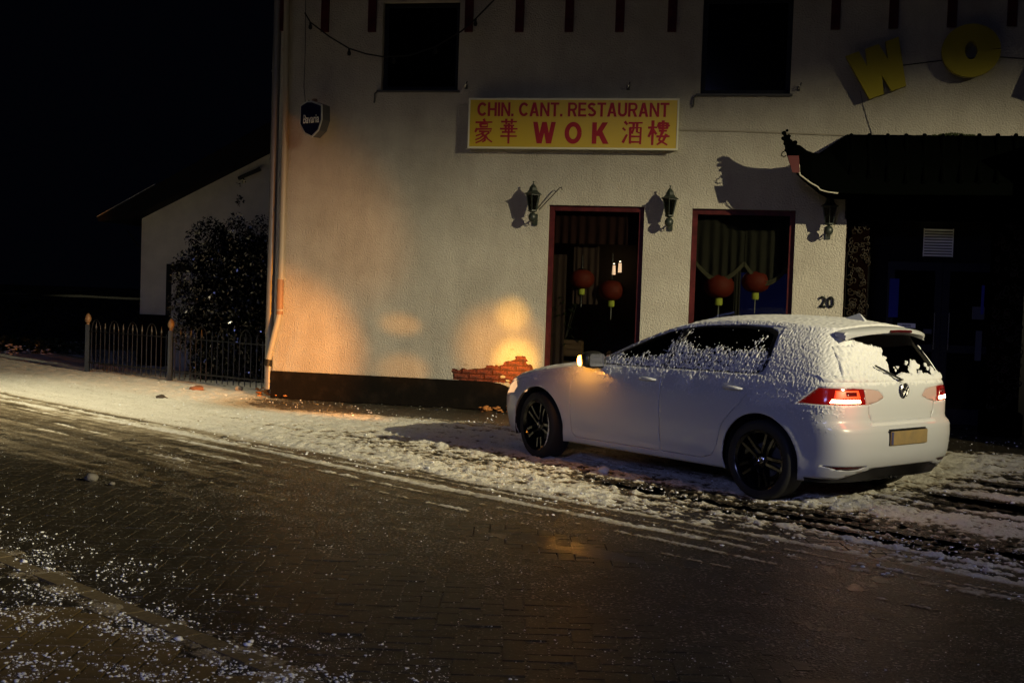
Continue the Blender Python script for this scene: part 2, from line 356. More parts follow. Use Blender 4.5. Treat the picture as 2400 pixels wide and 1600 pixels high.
# --- snow height field
def snow_h(X,Y):
    s=X*QD[0]+Y*QD[1]; c=X*QC[0]+Y*QC[1]
    c=c+.05*pnoise(s*.25,c*.3)
    h=np.full(X.shape,-.030)
    streak=fbm(s*.55,c*5.,4)                    # pulled along the road
    fine=fbm(X*22,Y*22,3); mid=fbm(X*5,Y*5,4); lump=fbm(X*11,Y*11,3); tread=np.sin(s*150+c*25)*.5+.5
    # main band of trodden snow beyond the carriageway
    band=sstep(6.72,7.15,c+.06*streak)
    left_=sstep(-9,-13,s); body=.013+.006*left_+(1-.25*left_)*(.021*mid+.019*lump+.015*fine+.018*streak)
    # thinner, churned strip inside the band
    churn=np.exp(-((c-8.0+.12*mid)/.42)**2)*sstep(-14,-9,s)*(1-sstep(-3.,-1.5,s))
    body=body-churn*(.008+.022*np.maximum(0,streak+.1)*1.4)+churn*.010*lump
    h=np.maximum(h,-.03+band*(body+.03))
    # bare wheel marks right of the car (s > -6)
    bare=sstep(-6.6,-5.0,s)*np.exp(-((c-7.50)/.44)**2)
    h-=bare*(.030+.060*(fbm(s*.35+5,c*9,4)-.12))
    bare3=sstep(-7.5,-6.0,s)*sstep(7.5,8.0,c)*(1-sstep(8.6,9.4,c))*np.exp(-((c-8.1)/.3)**2); h-=bare3*(.014+.03*streak)
    bare2=sstep(-5.2,-3.8,s)*sstep(8.9,9.3,c)*(1-sstep(11.5,12,c)); h-=bare2*(.034+.06*fbm(s*.4,c*4,4))
    # ridge lines thrown up by tyres
    for cc,wd,ht,th in ((7.0,.06,.012,0),(6.78,.035,.010,.0),(6.60,.075,.014,.0),(6.33,.035,.008,.09),(6.02,.03,.007,.14),(5.6,.03,.005,.16)):
        wv=.10*pnoise(s*.22,cc*5.3+s*0)+.02*pnoise(s*1.3,cc*9+s*0); rr=np.exp(-((c-cc-wv)/(wd*(1+.7*pnoise(s*.9,cc*3+s*0))))**2)
        h=np.maximum(h,-.012+rr*(ht+.012+.022*fbm(s*.7+cc*7,c*2,4)+.013*lump+.009*fine+.010*mid-th*.05+.002*tread))
    # packed slush film on the carriageway, thinner towards the near lane and to the right
    film=-.0045+.0050*fbm(s*.8,c*7,3)+.0035*mid+.002*fine+.0075*sstep(4.9,6.7,c)-.0035+.0018*sstep(-6,-11,s)
    film=np.maximum(film,-.0042+.0010*fine); film=np.maximum(film,-.006+sstep(3.9,4.9,c+.3*mid)*(.0068+.0016*mid+.0012*fine))
    film=np.where((c>3.0)&(c<7.0),film,-.03); h=np.where(c<3.02,np.maximum(h,-.0050+.0012*fine),h)
    h=np.maximum(h,film)
    # lumpy crumbs line
    rr=np.exp(-((c-5.22-.05*pnoise(s*.7,np.full(s.shape,3.)))/.05)**2); h=np.maximum(h,-.02+rr*(.020+.014*fbm(X*17,Y*17,2)))
    rr=np.exp(-((c-2.84)/.07)**2); h=np.maximum(h,-.03+rr*(.022+.022*fbm(X*9,Y*9,3)))
    kb=(c>2.76)&(c<3.04); h=np.where(kb,np.maximum(h,-.002+.016*fbm(X*4,Y*4,4)+.004*fine),h)
    # melt strip in front of the building, thin brown edge
    fd=(X*.197+(Y-16.168)*.98)                 # distance from the facade plane (negative = in front)
    fu=(X*.98-(Y-16.168)*.197)
    melt=sstep(-2.1,-.9,fd+.25*mid+.2*streak)*sstep(-4.2,-2.4,fu)
    h-=melt*(.034+.016*lump)
    shade=sstep(-3.0,-1.2,fd)*sstep(-1.2,.6,fu); h-=shade*.014*(1+1.5*np.maximum(0,lump))
    # puddle
    px,py=.32,7.60; dx=(X-px)*QD[0]+(Y-py)*QD[1]; dy=(X-px)*QC[0]+(Y-py)*QC[1]
    pu=np.exp(-((dx/.75)**2+(dy/.24)**2)**2); h-=pu*.03
    return h
rows=[]; nA,nR=980,840
th=np.linspace(-.86,.86,nA); rr=4.15*np.exp(np.linspace(0,math.log(34/4.15),nR))
A,R=np.meshgrid(th,rr,indexing='ij'); X=R*np.sin(A); Y=R*np.cos(A)
Z=snow_h(X,Y)
sm_=bpy.data.materials.new('road_snow'); sm_.use_nodes=True; nt=sm_.node_tree; b=nt.nodes['Principled BSDF']
geo=nt.nodes.new('ShaderNodeNewGeometry'); sep=nt.nodes.new('ShaderNodeSeparateXYZ'); nt.links.new(geo.outputs['Position'],sep.inputs[0])
att=nt.nodes.new('ShaderNodeAttribute'); att.attribute_name='dirt'
n=nt.nodes.new('ShaderNodeTexNoise'); n.inputs['Scale'].default_value=40; n.inputs['Detail'].default_value=8; n.inputs['Roughness'].default_value=.75; nt.links.new(geo.outputs['Position'],n.inputs['Vector'])
ad=nt.nodes.new('ShaderNodeMath'); ad.operation='MULTIPLY_ADD'; nt.links.new(n.outputs['Fac'],ad.inputs[0]); ad.inputs[1].default_value=.9; ad.inputs[2].default_value=-.45
a2=nt.nodes.new('ShaderNodeMath'); a2.operation='ADD'; nt.links.new(ad.outputs[0],a2.inputs[0]); nt.links.new(att.outputs['Fac'],a2.inputs[1])
rp=nt.nodes.new('ShaderNodeValToRGB'); nt.links.new(a2.outputs[0],rp.inputs[0])
e=rp.color_ramp.elements; e[0].position=.0; e[0].color=(.78,.76,.70,1); e[1].position=1; e[1].color=(.026,.020,.012,1)
q=e.new(.45); q.color=(.42,.36,.26,1); q=e.new(.75); q.color=(.10,.072,.036,1)
n9=nt.nodes.new('ShaderNodeTexNoise'); n9.inputs['Scale'].default_value=48; n9.inputs['Detail'].default_value=3; nt.links.new(geo.outputs['Position'],n9.inputs['Vector'])
n8=nt.nodes.new('ShaderNodeTexNoise'); n8.inputs['Scale'].default_value=5; n8.inputs['Detail'].default_value=8; n8.inputs['Roughness'].default_value=.7; nt.links.new(geo.outputs['Position'],n8.inputs['Vector'])
r9=nt.nodes.new('ShaderNodeMapRange'); r9.inputs['From Min'].default_value=.54; r9.inputs['From Max'].default_value=.66; nt.links.new(n9.outputs['Fac'],r9.inputs['Value'])
r8=nt.nodes.new('ShaderNodeMapRange'); r8.inputs['From Min'].default_value=.40; r8.inputs['From Max'].default_value=.62; nt.links.new(n8.outputs['Fac'],r8.inputs['Value'])
m9=nt.nodes.new('ShaderNodeMath'); m9.operation='MULTIPLY'; nt.links.new(r9.outputs[0],m9.inputs[0]); nt.links.new(r8.outputs[0],m9.inputs[1])
x9=nt.nodes.new('ShaderNodeMix'); x9.data_type='RGBA'; nt.links.new(m9.outputs[0],x9.inputs[0]); nt.links.new(rp.outputs[0],x9.inputs[6]); x9.inputs[7].default_value=(.45,.42,.36,1)
nt.links.new(x9.outputs[2],b.inputs['Base Color']); b.inputs['Roughness'].default_value=.62
rr_=nt.nodes.new('ShaderNodeMapRange'); rr_.inputs['From Min'].default_value=.5; rr_.inputs['From Max'].default_value=.9; rr_.inputs['To Min'].default_value=.65; rr_.inputs['To Max'].default_value=.46; nt.links.new(a2.outputs[0],rr_.inputs['Value']); nt.links.new(rr_.outputs[0],b.inputs['Roughness'])
n2=nt.nodes.new('ShaderNodeTexNoise'); n2.inputs['Scale'].default_value=70; n2.inputs['Detail'].default_value=4; nt.links.new(geo.outputs['Position'],n2.inputs['Vector'])
bp=nt.nodes.new('ShaderNodeBump'); bp.inputs['Strength'].default_value=.9; bp.inputs['Distance'].default_value=.014; nt.links.new(n2.outputs['Fac'],bp.inputs['Height']); nt.links.new(bp.outputs['Normal'],b.inputs['Normal'])
M['roadsnow']=sm_
me=np_mesh('snow_cover',np.stack([X,Y,Z],-1).reshape(-1,3),grid_faces(nA,nR)[:,::-1])
s_=X*QD[0]+Y*QD[1]; c_=X*QC[0]+Y*QC[1]
dirt=np.clip(.55-(Z+.004)*50,0.0,1)+.5*sstep(.004,-.003,Z)
dirt=np.maximum(dirt,np.clip(1.13+.40*fbm(s_*.5,c_*7,4)+.06-.34*sstep(-5,-11,s_)-.10*sstep(5.6,6.6,c_)-.85*sstep(-.001,.010,Z),0,1)*(1-sstep(6.9,7.1,c_))*(c_>3.0))
dirt=np.where((c_>2.74)&(c_<3.06)&(Z<.012),np.maximum(dirt,.62+.3*fbm(X*6,Y*6,3)),dirt)
dirt=np.maximum(dirt,.22*np.exp(-((c_-6.9)/.1)**2))
fd_=(X*.197+(Y-16.168)*.98); fu_=(X*.98-(Y-16.168)*.197)
dirt=np.maximum(dirt,sstep(-2.2,-.8,fd_)*.7*sstep(-4.2,-3.0,fu_))
at=me.attributes.new('dirt','FLOAT','POINT'); at.data.foreach_set('value',dirt.astype(np.float32).ravel())
so=link('snow_cover',me,sm_); tag(so,kind='stuff'); so['label']='trodden snow and slush lying in streaks over the brick road'; so['category']='snow'
# far ground
fg=[]; 
a,b_=220,90
xx=np.linspace(-60,60,a); yy=20+np.linspace(0,1,b_)**2*90; XX,YY=np.meshgrid(xx,yy,indexing='ij'); ZZ=-.06+.0*XX+sstep(25,33,YY)*(.75+.12*fbm(XX*.2,YY*.2,3))*(1-sstep(-5,0,XX))
M['grass']=node_mat('dark_winter_grass',(.012,.013,.006),.9,noise=(.35,(.20,.19,.12),.60,.66),bump=(8,.6,.05))
f_=link('field',np_mesh('field',np.stack([XX,YY,ZZ],-1).reshape(-1,3),grid_faces(a,b_)[:,::-1]),M['grass']); tag(f_,kind='structure')

# icy grains
ico=bmesh.new(); bmesh.ops.create_icosphere(ico,subdivisions=1,radius=1); IV=np.array([v.co[:] for v in ico.verts]); IF=np.array([[v.index for v in f.verts] for f in ico.faces]); ico.free()
def blobs(name,P,r,mat,parent=None,aniso=None,N=None):
    n=len(P); V=np.repeat(IV[None],n,0)*(1+.28*rng.normal(size=(n,12,1)))
    sc=np.asarray(r)[:,None,None]*(np.ones((n,1,3)) if aniso is None else aniso)
    V=V*sc+np.asarray(P)[:,None,:]
    F=(IF[None]+12*np.arange(n)[:,None,None]).reshape(-1,3)
    me=np_mesh(name,V.reshape(-1,3),F); o=link(name,me,mat,parent); o['kind']='stuff'; return o
P=[];r=[]
def scatter(n,f,r0,r1,pw=3):
    u=rng.random((n*8,2)); a=(u[:,0]-.5)*1.1; R=4.2*np.exp(u[:,1]*math.log(21/4.2)); x=R*np.sin(a); y=R*np.cos(a)
    s=x*QD[0]+y*QD[1]; c=x*QC[0]+y*QC[1]; w=f(x,y,s,c); k=rng.random(len(x))<w; k=np.where(k)[0][:n]
    rr=r0+(r1-r0)*rng.random(len(k))**pw
    z=np.maximum(snow_h(x[k],y[k]),-.001)+rr*.35
    P.append(np.stack([x[k],y[k],z],-1)); r.append(rr)
clus=lambda x,y,sc,t:sstep(t,t+.25,fbm(x*sc,y*sc,3))
scatter(30000,lambda x,y,s,c:(1-sstep(2.8,3.7,c))*(.22+clus(x,y,2.8,-.02))*(1-sstep(-.5,.5,x)),.0010,.0068,5)
scatter(420,lambda x,y,s,c:np.exp(-((c-2.80)/.12)**2)*clus(x,y,1.6,-.1)*2,.004,.015,2)
scatter(3600,lambda x,y,s,c:sstep(2.9,3.1,c)*(1-sstep(5.8,6.6,c))*(.1+.9*clus(s*.4,c*2,2.,.05))*(y<12),.0010,.0036,4)
scatter(6000,lambda x,y,s,c:sstep(6.3,6.9,c)*(.10+clus(s*.5,c*1.5,1.5,-.05)),.002,.010,4)
# grains caught in the joints that run away from the camera
jx=np.round(rng.uniform(-26,26,3800))*PW+rng.normal(0,.0025,3800); jy=rng.uniform(5,11.5,3800)
seg=np.floor(jy/PW); keepj=(((np.round(jx/PW)-seg)%4)<1.5)&(pnoise(jx*1.3,jy*.8+4)>-.05)&((jx*QC[0]+jy*QC[1])<6.0)&((jx*QC[0]+jy*QC[1])>2.95)
jx,jy=jx[keepj],jy[keepj]; P.append(np.stack([jx,jy,np.full(len(jx),-.001)],-1)); r.append(rng.uniform(.0010,.0024,len(jx)))
g=blobs('snow_grains',np.concatenate(P),np.concatenate(r),M['ice'],aniso=np.stack([1+.9*rng.random(sum(map(len,r))),1+.5*rng.random(sum(map(len,r))),.5+.4*rng.random(sum(map(len,r)))],-1)[:,None,:]); g['label']='loose icy snow grains scattered over the paving'; g['category']='snow'

# puddle
pm=node_mat('water',(.004,.003,.002),.28,spec=.2,bump=(45,.5,.004))
pts=[]
for k in range(48):
    t=2*PI*k/48; a_=.62*(1+.10*math.sin(3*t+1)+.05*math.sin(7*t)); b2=.15*(1+.13*math.sin(2*t+.5)+.06*math.sin(5*t))
    p=np.array([.32,7.60])+QD*a_*math.cos(t)+QC*b2*math.sin(t); pts.append((p[0],p[1]))
m=MB(); m.bm.faces.new([m.bm.verts.new((x,y,-.0008)) for x,y in pts]); pud=m.obj('puddle',pm); 
if pud.data.polygons[0].normal.z<0: pud.data.flip_normals()
tag(pud,'dark puddle of meltwater on the brick road with orange glints','puddle',kind='structure')

# ================================================================== RESTAURANT
B=empty('restaurant_building',(0,16.168,0),FA,'pale stucco restaurant with red upper posts and dark windows behind the white car','building')
UL,UR=-3.37,9.5
def rect(a,b,c,d): return [(a,b),(c,b),(c,d),(a,d)]
w1=rect(-1.92,4.235,-.855,5.41); w2=rect(2.345,4.19,3.47,5.41)
w3=rect(.435,.42,1.69,2.74); w4=rect(2.305,.42,3.605,2.73)
patch=[fac(*p) for p in ((1035,851),(1040,846),(1052,848),(1060,845),(1078,848),(1112,845),(1118,838),(1135,840),(1150,838),(1158,832),(1166,828),(1176,828),(1184,822),(1180,819),(1190,816),(1206,818),(1212,828),(1221,838),(1226,850),(1230,880),(1190,884),(1176,884),(1168,879),(1150,878),(1120,878),(1080,877),(1040,871))]
def jag(poly,amp=.012,n=3):
    out=[]
    for a,b in zip(poly,poly[1:]+poly[:1]):
        for k in range(n):
            t=k/n; out.append((a[0]*(1-t)+b[0]*t+random.uniform(-amp,amp)*(k>0),a[1]*(1-t)+b[1]*t+random.uniform(-amp,amp)*(k>0)))
    return out
patch=jag(patch)
for i,(u,z) in enumerate(patch): patch[i]=(u,max(z,.30))
DL,DR=4.23,8.6
outer=[(UL,.2),(DL,.2),(DL,3.3),(DR,3.3),(DR,.2),(UR,.2),(UR,6.7),(UL,6.7)]
def wall_with_holes(outer,holes,depths,name,mat,parent):
    m=MB(); loops=[outer]+holes; vl=[]; fl=[]
    for lp in loops:
        vs=[m.bm.verts.new((u,0,z)) for u,z in lp]; vl.append(vs); fl+=vs
    for t in tessellate_polygon([[Vector((u,z,0)) for u,z in lp] for lp in loops]):
        try: m.bm.faces.new([fl[i] for i in t])
        except ValueError: pass
    for vs,lp,d in zip(vl[1:],holes,depths):
        bk=[m.bm.verts.new((u,d,z)) for u,z in lp]; n=len(vs)
        for k in range(n): m.bm.faces.new((vs[k],vs[(k+1)%n],bk[(k+1)%n],bk[k]))
    return m.obj(name,mat,parent)
wall_with_holes(outer,[w1,w2,w3,w4,patch],[.16,.16,.14,.14,.045],'wall',M['stucco'],B)
m=MB(); m.box(UL,UL+.02,.001,9,0,6.7); m.box(UL,UR,9,9.1,0,6.7); m.box(UR-.02,UR,.001,9,0,6.7); m.obj('side_wall',M['stucco_side'],B)
m=MB(); m.box(UL-.35,UR+.3,-.45,9.4,6.7,6.86); m.obj('roof',M['rooftile'],B)
m=MB(); m.box(UL,UR,.3,8.9,3.2,3.4); m.obj('ceiling',M['room'],B)
# plinth in two lengths, proud of the stucco
pz=.375
prof=[(UL-.01,0),(DL-.1,0),(DL-.1,pz-.01),(fac(1190,884)[0]+.05,pz-.01),(fac(1176,888)[0],.30),(fac(1150,880)[0],pz-.02),(fac(1120,880)[0],pz),(UL-.01,pz+.005)]
m=MB(); m.prism(prof,UPR@Matrix.Translation((0,0,.0)),.028); m.obj('plinth',M['plinth'],B)
m=MB(); m.box(fac(1030,870)[0]-.15,min(.425,fac(1240,870)[0]+.15),.046,.06,.05,.95); m.obj('mortar_bed',M['mortar'],B)
# exposed bricks
def inpoly(x,y,poly):
    c=False; n=len(poly); j=n-1
    for i in range(n):
        if (poly[i][1]>y)!=(poly[j][1]>y) and x<(poly[j][0]-poly[i][0])*(y-poly[i][1])/(poly[j][1]-poly[i][1])+poly[i][0]: c=not c
        j=i
    return c
bme=MB().box(-.1,.1,0,.02,-.026,.026,.004).mesh('brick'); bme.materials.append(M['brick'])
for row in range(14):
    z=.30+row*.066
    for k in range(-10,10):
        u=fac(1130,860)[0]+k*.213+(row%2)*.106
        if any(inpoly(u+du,z+dz,patch) for du in (-.09,0,.09) for dz in (-.02,.02)):
            link('brick',bme,None,B,(u+random.gauss(0,.004),random.uniform(.006,.028),z+random.gauss(0,.002)),(random.gauss(0,.09),random.gauss(0,.02),random.gauss(0,.05)))
# flaked edges of plaster around the patch
m=MB()
for k in range(9):
    a=random.choice(patch); x,z=a[0]+random.uniform(-.10,.06),max(.4,a[1]+random.uniform(-.01,.10)); r0=random.uniform(.015,.045)
    m.prism([(x+r0*random.uniform(.6,1.4)*math.cos(t),z+.5*r0*random.uniform(.6,1.4)*math.sin(t)) for t in np.linspace(0,2*PI,9)[:-1]],UPR,random.uniform(.002,.005))
m.obj('loose_plaster',M['pvc'],B)['kind']='stuff'
# red timber posts of the upper storey
for x in (747,855,1077,1193,1307,1423,1543,1918,2051,2185,2323):
    u,z=fac(x,75 if x<1600 else 75-(x-1600)*.019); 
    MB().box(-.056,.056,-.035,-.003,0,6.68-z,.004).obj('timber_post',M['redwood'],B,loc=(u,0,z))
u,z=fac(652,72); MB().box(-.05,.05,-.035,-.003,0,6.68-z,.004).obj('timber_post',M['redwood'],B,loc=(u,0,z))
# upper windows
for (a,b,c,d),depth in (((w1[0][0],w1[0][1],w1[2][0],w1[2][1]),.10),((w2[0][0],w2[0][1],w2[2][0],w2[2][1]),.10)):
    fr=MB(); t=.06
    fr.box(a,a+t,.08,.14,b,d); fr.box(c-t,c,.08,.14,b,d); fr.box(a+t,c-t,.08,.14,b,b+t); fr.box(a+t,c-t,.08,.14,d-t,d)
    fr=fr.obj('window',M['black'],B)
    MB().box(a+t,c-t,.10,.11,b+t,d-t).obj('pane',M['darkpane'],fr)
    MB().box(a-.05,c+.03,-.045,.15,b-.03,b-.002,.004).obj('sill',M['slate'],fr)
    MB().tube([(a-.045,-.02,b-.02),(a-.075,-.03,b-.05),(a-.075,-.035,b-.13),(a-.085,-.02,b-.17)],.012,6).obj('drip_hook',M['slate'],fr)
# ground-floor windows
wins=[]
for (a,b),(_,_),(c,d),_ in (w3,w4):
    fr=MB(); t=.07
    fr.box(a,a+t,.055,.13,b,d,.004); fr.box(c-t,c,.055,.13,b,d,.004); fr.box(a+t,c-t,.055,.13,b,b+t,.004); fr.box(a+t,c-t,.055,.13,d-t,d,.004)
    fr=fr.obj('window',M['redwood'],B)
    MB().box(a+t,c-t,.09,.094,b+t,d-t).obj('pane',M['glass'],fr)
    wins.append((a+t,b+t,c-t,d-t))
# dining room behind
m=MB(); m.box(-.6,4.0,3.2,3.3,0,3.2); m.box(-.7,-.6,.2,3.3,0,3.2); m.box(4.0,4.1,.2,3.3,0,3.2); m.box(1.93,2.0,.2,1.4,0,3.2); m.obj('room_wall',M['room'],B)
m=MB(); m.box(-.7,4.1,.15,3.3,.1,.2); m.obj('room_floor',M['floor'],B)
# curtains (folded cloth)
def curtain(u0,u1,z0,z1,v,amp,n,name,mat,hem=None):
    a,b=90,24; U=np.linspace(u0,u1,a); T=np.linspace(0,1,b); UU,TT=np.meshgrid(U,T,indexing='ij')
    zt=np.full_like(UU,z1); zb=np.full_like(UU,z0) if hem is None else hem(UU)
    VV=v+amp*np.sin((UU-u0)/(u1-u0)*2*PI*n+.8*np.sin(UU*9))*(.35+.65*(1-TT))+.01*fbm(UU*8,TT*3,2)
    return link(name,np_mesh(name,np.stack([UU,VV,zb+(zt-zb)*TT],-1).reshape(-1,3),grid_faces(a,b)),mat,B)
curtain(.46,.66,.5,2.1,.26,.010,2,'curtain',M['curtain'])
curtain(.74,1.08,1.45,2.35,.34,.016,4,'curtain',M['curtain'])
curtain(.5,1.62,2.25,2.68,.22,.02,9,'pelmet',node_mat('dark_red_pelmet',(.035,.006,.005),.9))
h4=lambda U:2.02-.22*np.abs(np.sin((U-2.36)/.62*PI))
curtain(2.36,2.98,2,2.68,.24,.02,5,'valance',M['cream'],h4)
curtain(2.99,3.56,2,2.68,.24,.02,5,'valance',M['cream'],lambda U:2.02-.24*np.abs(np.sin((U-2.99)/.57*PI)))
curtain(2.87,2.95,.5,2.05,.27,.012,2,'curtain',M['cream'])
M['hem']=node_mat('cream_hem',(.15,.13,.085),.8)
for u0,u1,dp_ in ((2.36,2.98,.22),(2.99,3.56,.24)):
    for q in (0,.02,.045): MB().tube([(u0+(u1-u0)*t,.215,2.02+q-dp_*math.sin(PI*t)) for t in np.linspace(0,1,17)],.009,6).obj('hem_fold',M['hem'],B)
# added glowing panel standing in for the blue reflection in the right window
M['blue']=node_mat('window_reflection_glow',(.03,.04,.2),.2,emit=((.05,.07,.55),.03))
m=MB(); m.box(2.9,3.95,1.0,1.05,.8,1.95); m.obj('added_blue_glow',M['blue'],B)
# ventilator, door and doorway
DV=.9
m=MB(); m.box(DL,DR,DV,DV+.05,0,3.4); m.obj('doorway_wall',node_mat('matt_black_panel',(.003,.003,.004),.7,spec=.15),B)
m=MB(); m.box(DL-.001,DL+.02,.02,DV,0,3.3); m.box(DR-.02,DR+.001,.02,DV,0,3.3); m.box(DL,DR,.02,DV,3.3,3.35); m.obj('doorway_reveal',M['redpost'],B)
du0,_=fac(2035,700,DV); du1,_=fac(2290,700,DV)
d=MB(); t=.09
for a in (du0,(du0+du1)/2+.002):
    b=a+(du1-du0)/2-.004; d.box(a,a+t,DV-.06,DV-.003,.05,2.15,.004); d.box(b-t,b,DV-.06,DV-.003,.05,2.15,.004); d.box(a+t,b-t,DV-.06,DV-.003,.05,.25,.004); d.box(a+t,b-t,DV-.06,DV-.003,2.04,2.15,.004); d.box(a+t,b-t,DV-.06,DV-.003,.98,1.08,.004)
M['bluetint']=node_mat('door_blue_reflection_tint',(.003,.0035,.012),.25,spec=.5)  # blue reflection on the door put into its frame colour
d=d.obj('entrance_door',M['bluetint'],B)
for a in (du0,(du0+du1)/2+.002): MB().box(a+t,a+(du1-du0)/2-t,DV-.04,DV-.03,.25,2.04).obj('door_pane',M['darkpane'],d)
for q in (-.09,.09): MB().tube([((du0+du1)/2+q,DV-.06,1.0),((du0+du1)/2+q,DV-.11,1.02),((du0+du1)/2+q,DV-.11,1.5),((du0+du1)/2+q,DV-.06,1.52)],.012,8).obj('handle',M['chrome'],d)
M['plate']=node_mat('pale_plate',(.88,.88,.92),.5)
for (x0,y0,x1,y1),nm in (((2061,743,2103,752),'letter_plate'),((2120,756,2140,766),'sticker'),((2232,705,2262,733),'sticker'),((2238,760,2256,828),'sticker')):
    a=fac(x0,y1,DV-.065); b=fac(x1,y0,DV-.065)
    MB().box(a[0],b[0],DV-.067,DV-.063,a[1],b[1]).obj(nm,M['plate'] if nm=='letter_plate' else node_mat('grey_sticker',(.03,.03,.05),.5),d)
a=fac(2072,750,DV-.067); b=fac(2092,745.5,DV-.067)
link('letter_plate_text',fit_text('TREKKEN',b[0]-a[0],b[1]-a[1],.02,.001),M['navy'],d,((a[0]+b[0])/2,DV-.0672,(a[1]+b[1])/2),RX)
g0=fac(2119,589,DV-.01); g1=fac(2191,526,DV-.01)
M['grille']=node_mat('white_grille',(.85,.86,.90),.4)
vg=MB(); vg.box(g0[0],g1[0],DV-.012,DV-.003,g0[1],g1[1]); vg=vg.obj('ventilation_grille',node_mat('grille_back',(.03,.03,.07),.6),B)
hh=(g1[1]-g0[1])/10
for k in range(10): MB().box(0,g1[0]-g0[0],0,.012,0,hh*.58,.002).obj('slat',M['grille'],vg,loc=(g0[0],DV-.034,g0[1]+k*hh+hh*.25),rot=(-.35,0,0))
for s_0 in (g0[0],g1[0]-.012): MB().box(s_0,s_0+.012,DV-.03,DV-.012,g0[1],g1[1]).obj('grille_side',M['grille'],vg)
a=fac(2151,484,DV-.1); sp=MB().lathe([(0,-.02),(.014,-.014),(.018,0),(.014,.014),(0,.02)],12).obj('door_light',node_mat('tiny_lit_bulb',(1,.9,.6),.5,emit=((1,.85,.45),14)),B,loc=(a[0],DV-.12,a[1]))
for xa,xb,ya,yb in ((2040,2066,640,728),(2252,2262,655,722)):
    a=fac(xa,yb,DV-.07); b=fac(xb,ya,DV-.07); MB().box(a[0],b[0],DV-.075,DV-.062,a[1],b[1],.003).obj('painted_blue_reflection',node_mat('blue_reflection_paint',(.035,.045,.30),.15),d)  # plain blue strips paint the blue reflection in the door glass
# carved columns either side of the doorway
ca0,_=fac(1962,600,-.25); ca1,_=fac(2030,600,-.25)
def carved_column(u0,u1,v0,v1,lbl,side):
    o=empty('entrance_column',(0,0,0),0,lbl,'column','carved columns of the entrance'); o.parent=None
    o.location=B.matrix_basis@Vector(((u0+u1)/2,(v0+v1)/2,0)); o.rotation_euler=(0,0,FA)
    w=(u1-u0)/2; dd=(v1-v0)/2
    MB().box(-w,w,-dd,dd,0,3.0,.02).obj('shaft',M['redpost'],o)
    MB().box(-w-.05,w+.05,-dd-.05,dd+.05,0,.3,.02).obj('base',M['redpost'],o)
    m=MB(); rs=random.Random(side)
    for k in range(150):
        x=rs.uniform(-w,w); z=rs.uniform(.3,2.6)+0; r0=rs.uniform(.02,.05); a0=rs.uniform(0,6.28); pts=[]
        for q in range(9):
            t=q/8; ra=r0*(1-.75*t); aa=a0+t*5.5; pts.append((x+ra*math.cos(aa),-dd-.008-.01*t,z+ra*math.sin(aa)))
        m.tube(pts,.007,5)
    c=m.obj('carving',M['gold'],o); c['kind']='stuff'
    return o
carved_column(DL+.05,DL+.29,.06,.36,'dark red column with gilt scroll carving left of the entrance door',1)
cb0,_=fac(2296,600,-.25)
carved_column(cb0,cb0+.36,.06,.36,'dark red column with gilt scroll carving right of the entrance door',2)

MB().box(6.78,6.95,-1.9,0,0,3.75,.01).obj('added_shade_wall',M['stucco_side'],B)  # unseen wall added to keep the street lamp off the entrance
# rain pipes
pts=[(fac(664,-20)[0],-.09,6.6),(fac(660,300)[0],-.09,fac(660,300)[1]),(fac(651,640)[0]+.0,-.09,fac(651,640)[1]),(fac(648,720)[0],-.09,fac(648,720)[1]),(fac(634,780)[0],-.1,fac(634,780)[1]),(fac(624,828)[0],-.12,fac(624,828)[1])]
dp=MB().tube(pts,.042,14).obj('downpipe',M['pvc'],B,sm=50)
a=fac(623,834); MB().tube([(a[0]+.01,-.115,a[1]+.06),(a[0],-.12,a[1]-.03)],.055,12).obj('pipe_shoe',M['black'],dp)
M['clay']=node_mat('brown_clay_sleeve',(.20,.11,.06),.6)
a=fac(650,640);b=fac(648,722); MB().tube([(a[0],-.09,a[1]),(b[0],-.09,b[1])],.048,14).obj('sleeve',M['clay'],dp,sm=50)
for y in (492,640,712,118):
    a=fac(658-(y-300)*.02,y); MB().tube([(a[0],-.09,a[1]-.012),(a[0],-.09,a[1]+.012)],.054,14).obj('bracket',M['pvc'],dp)
a=fac(641,100); b=fac(634,840)
zp=MB().tube([(UL-.07,.03,6.6),(UL-.07,.03,.12)],.055,12).obj('downpipe',M['zinc'],B,sm=50)
for z in (.9,2.1,3.3,4.5): MB().tube([(UL-.07,.03,z-.015),(UL-.07,.03,z+.015)],.062,12).obj('bracket',M['zinc'],zp)

# thin conduit from the sign to the canopy
def F3(dx,dy,v=-.01): a=fac(dx,dy,v); return (a[0],v,a[1])
def world_from_B(p): return B.matrix_basis@Vector(p)
def facade_thing(name,label,cat,u,v,z,group=None): return empty(name,world_from_B((u,v,z)),FA,label,cat,group)
def tubething(name,label,cat,pts,r,mat,group=None):
    p0=Vector(pts[0]); o=MB().tube([Vector(p)-p0 for p in pts],r,6).obj(name,mat); o.location=world_from_B(p0); o.rotation_euler=(0,0,FA); tag(o,label,cat,group); return o
tubething('conduit','thin pale cable conduit running along the wall from the yellow sign board to the canopy','cable',[F3(1562,299),F3(1700,302),F3(1940,311)],.010,M['pvc'])
tubething('wall_rod','thin slanting metal rod with hooked end above the left window beside the first wall lantern','rod',[F3(1238,482,-.06),F3(1284,433,-.1),F3(1290,430,-.1),F3(1291,436,-.08)],.007,M['gold'])
tubething('letter_cable','thin cable joining the raised yellow letters high on the wall','cable',[F3(2060,152),F3(2190,136),F3(2290,131),F3(2400,138)],.006,M['black'])
tubething('hanging_wire','thin wire hanging from the raised yellow letter W down to the canopy','cable',[F3(1976,210),F3(1982,240),F3(1992,275),F3(2003,308)],.004,M['slate'])
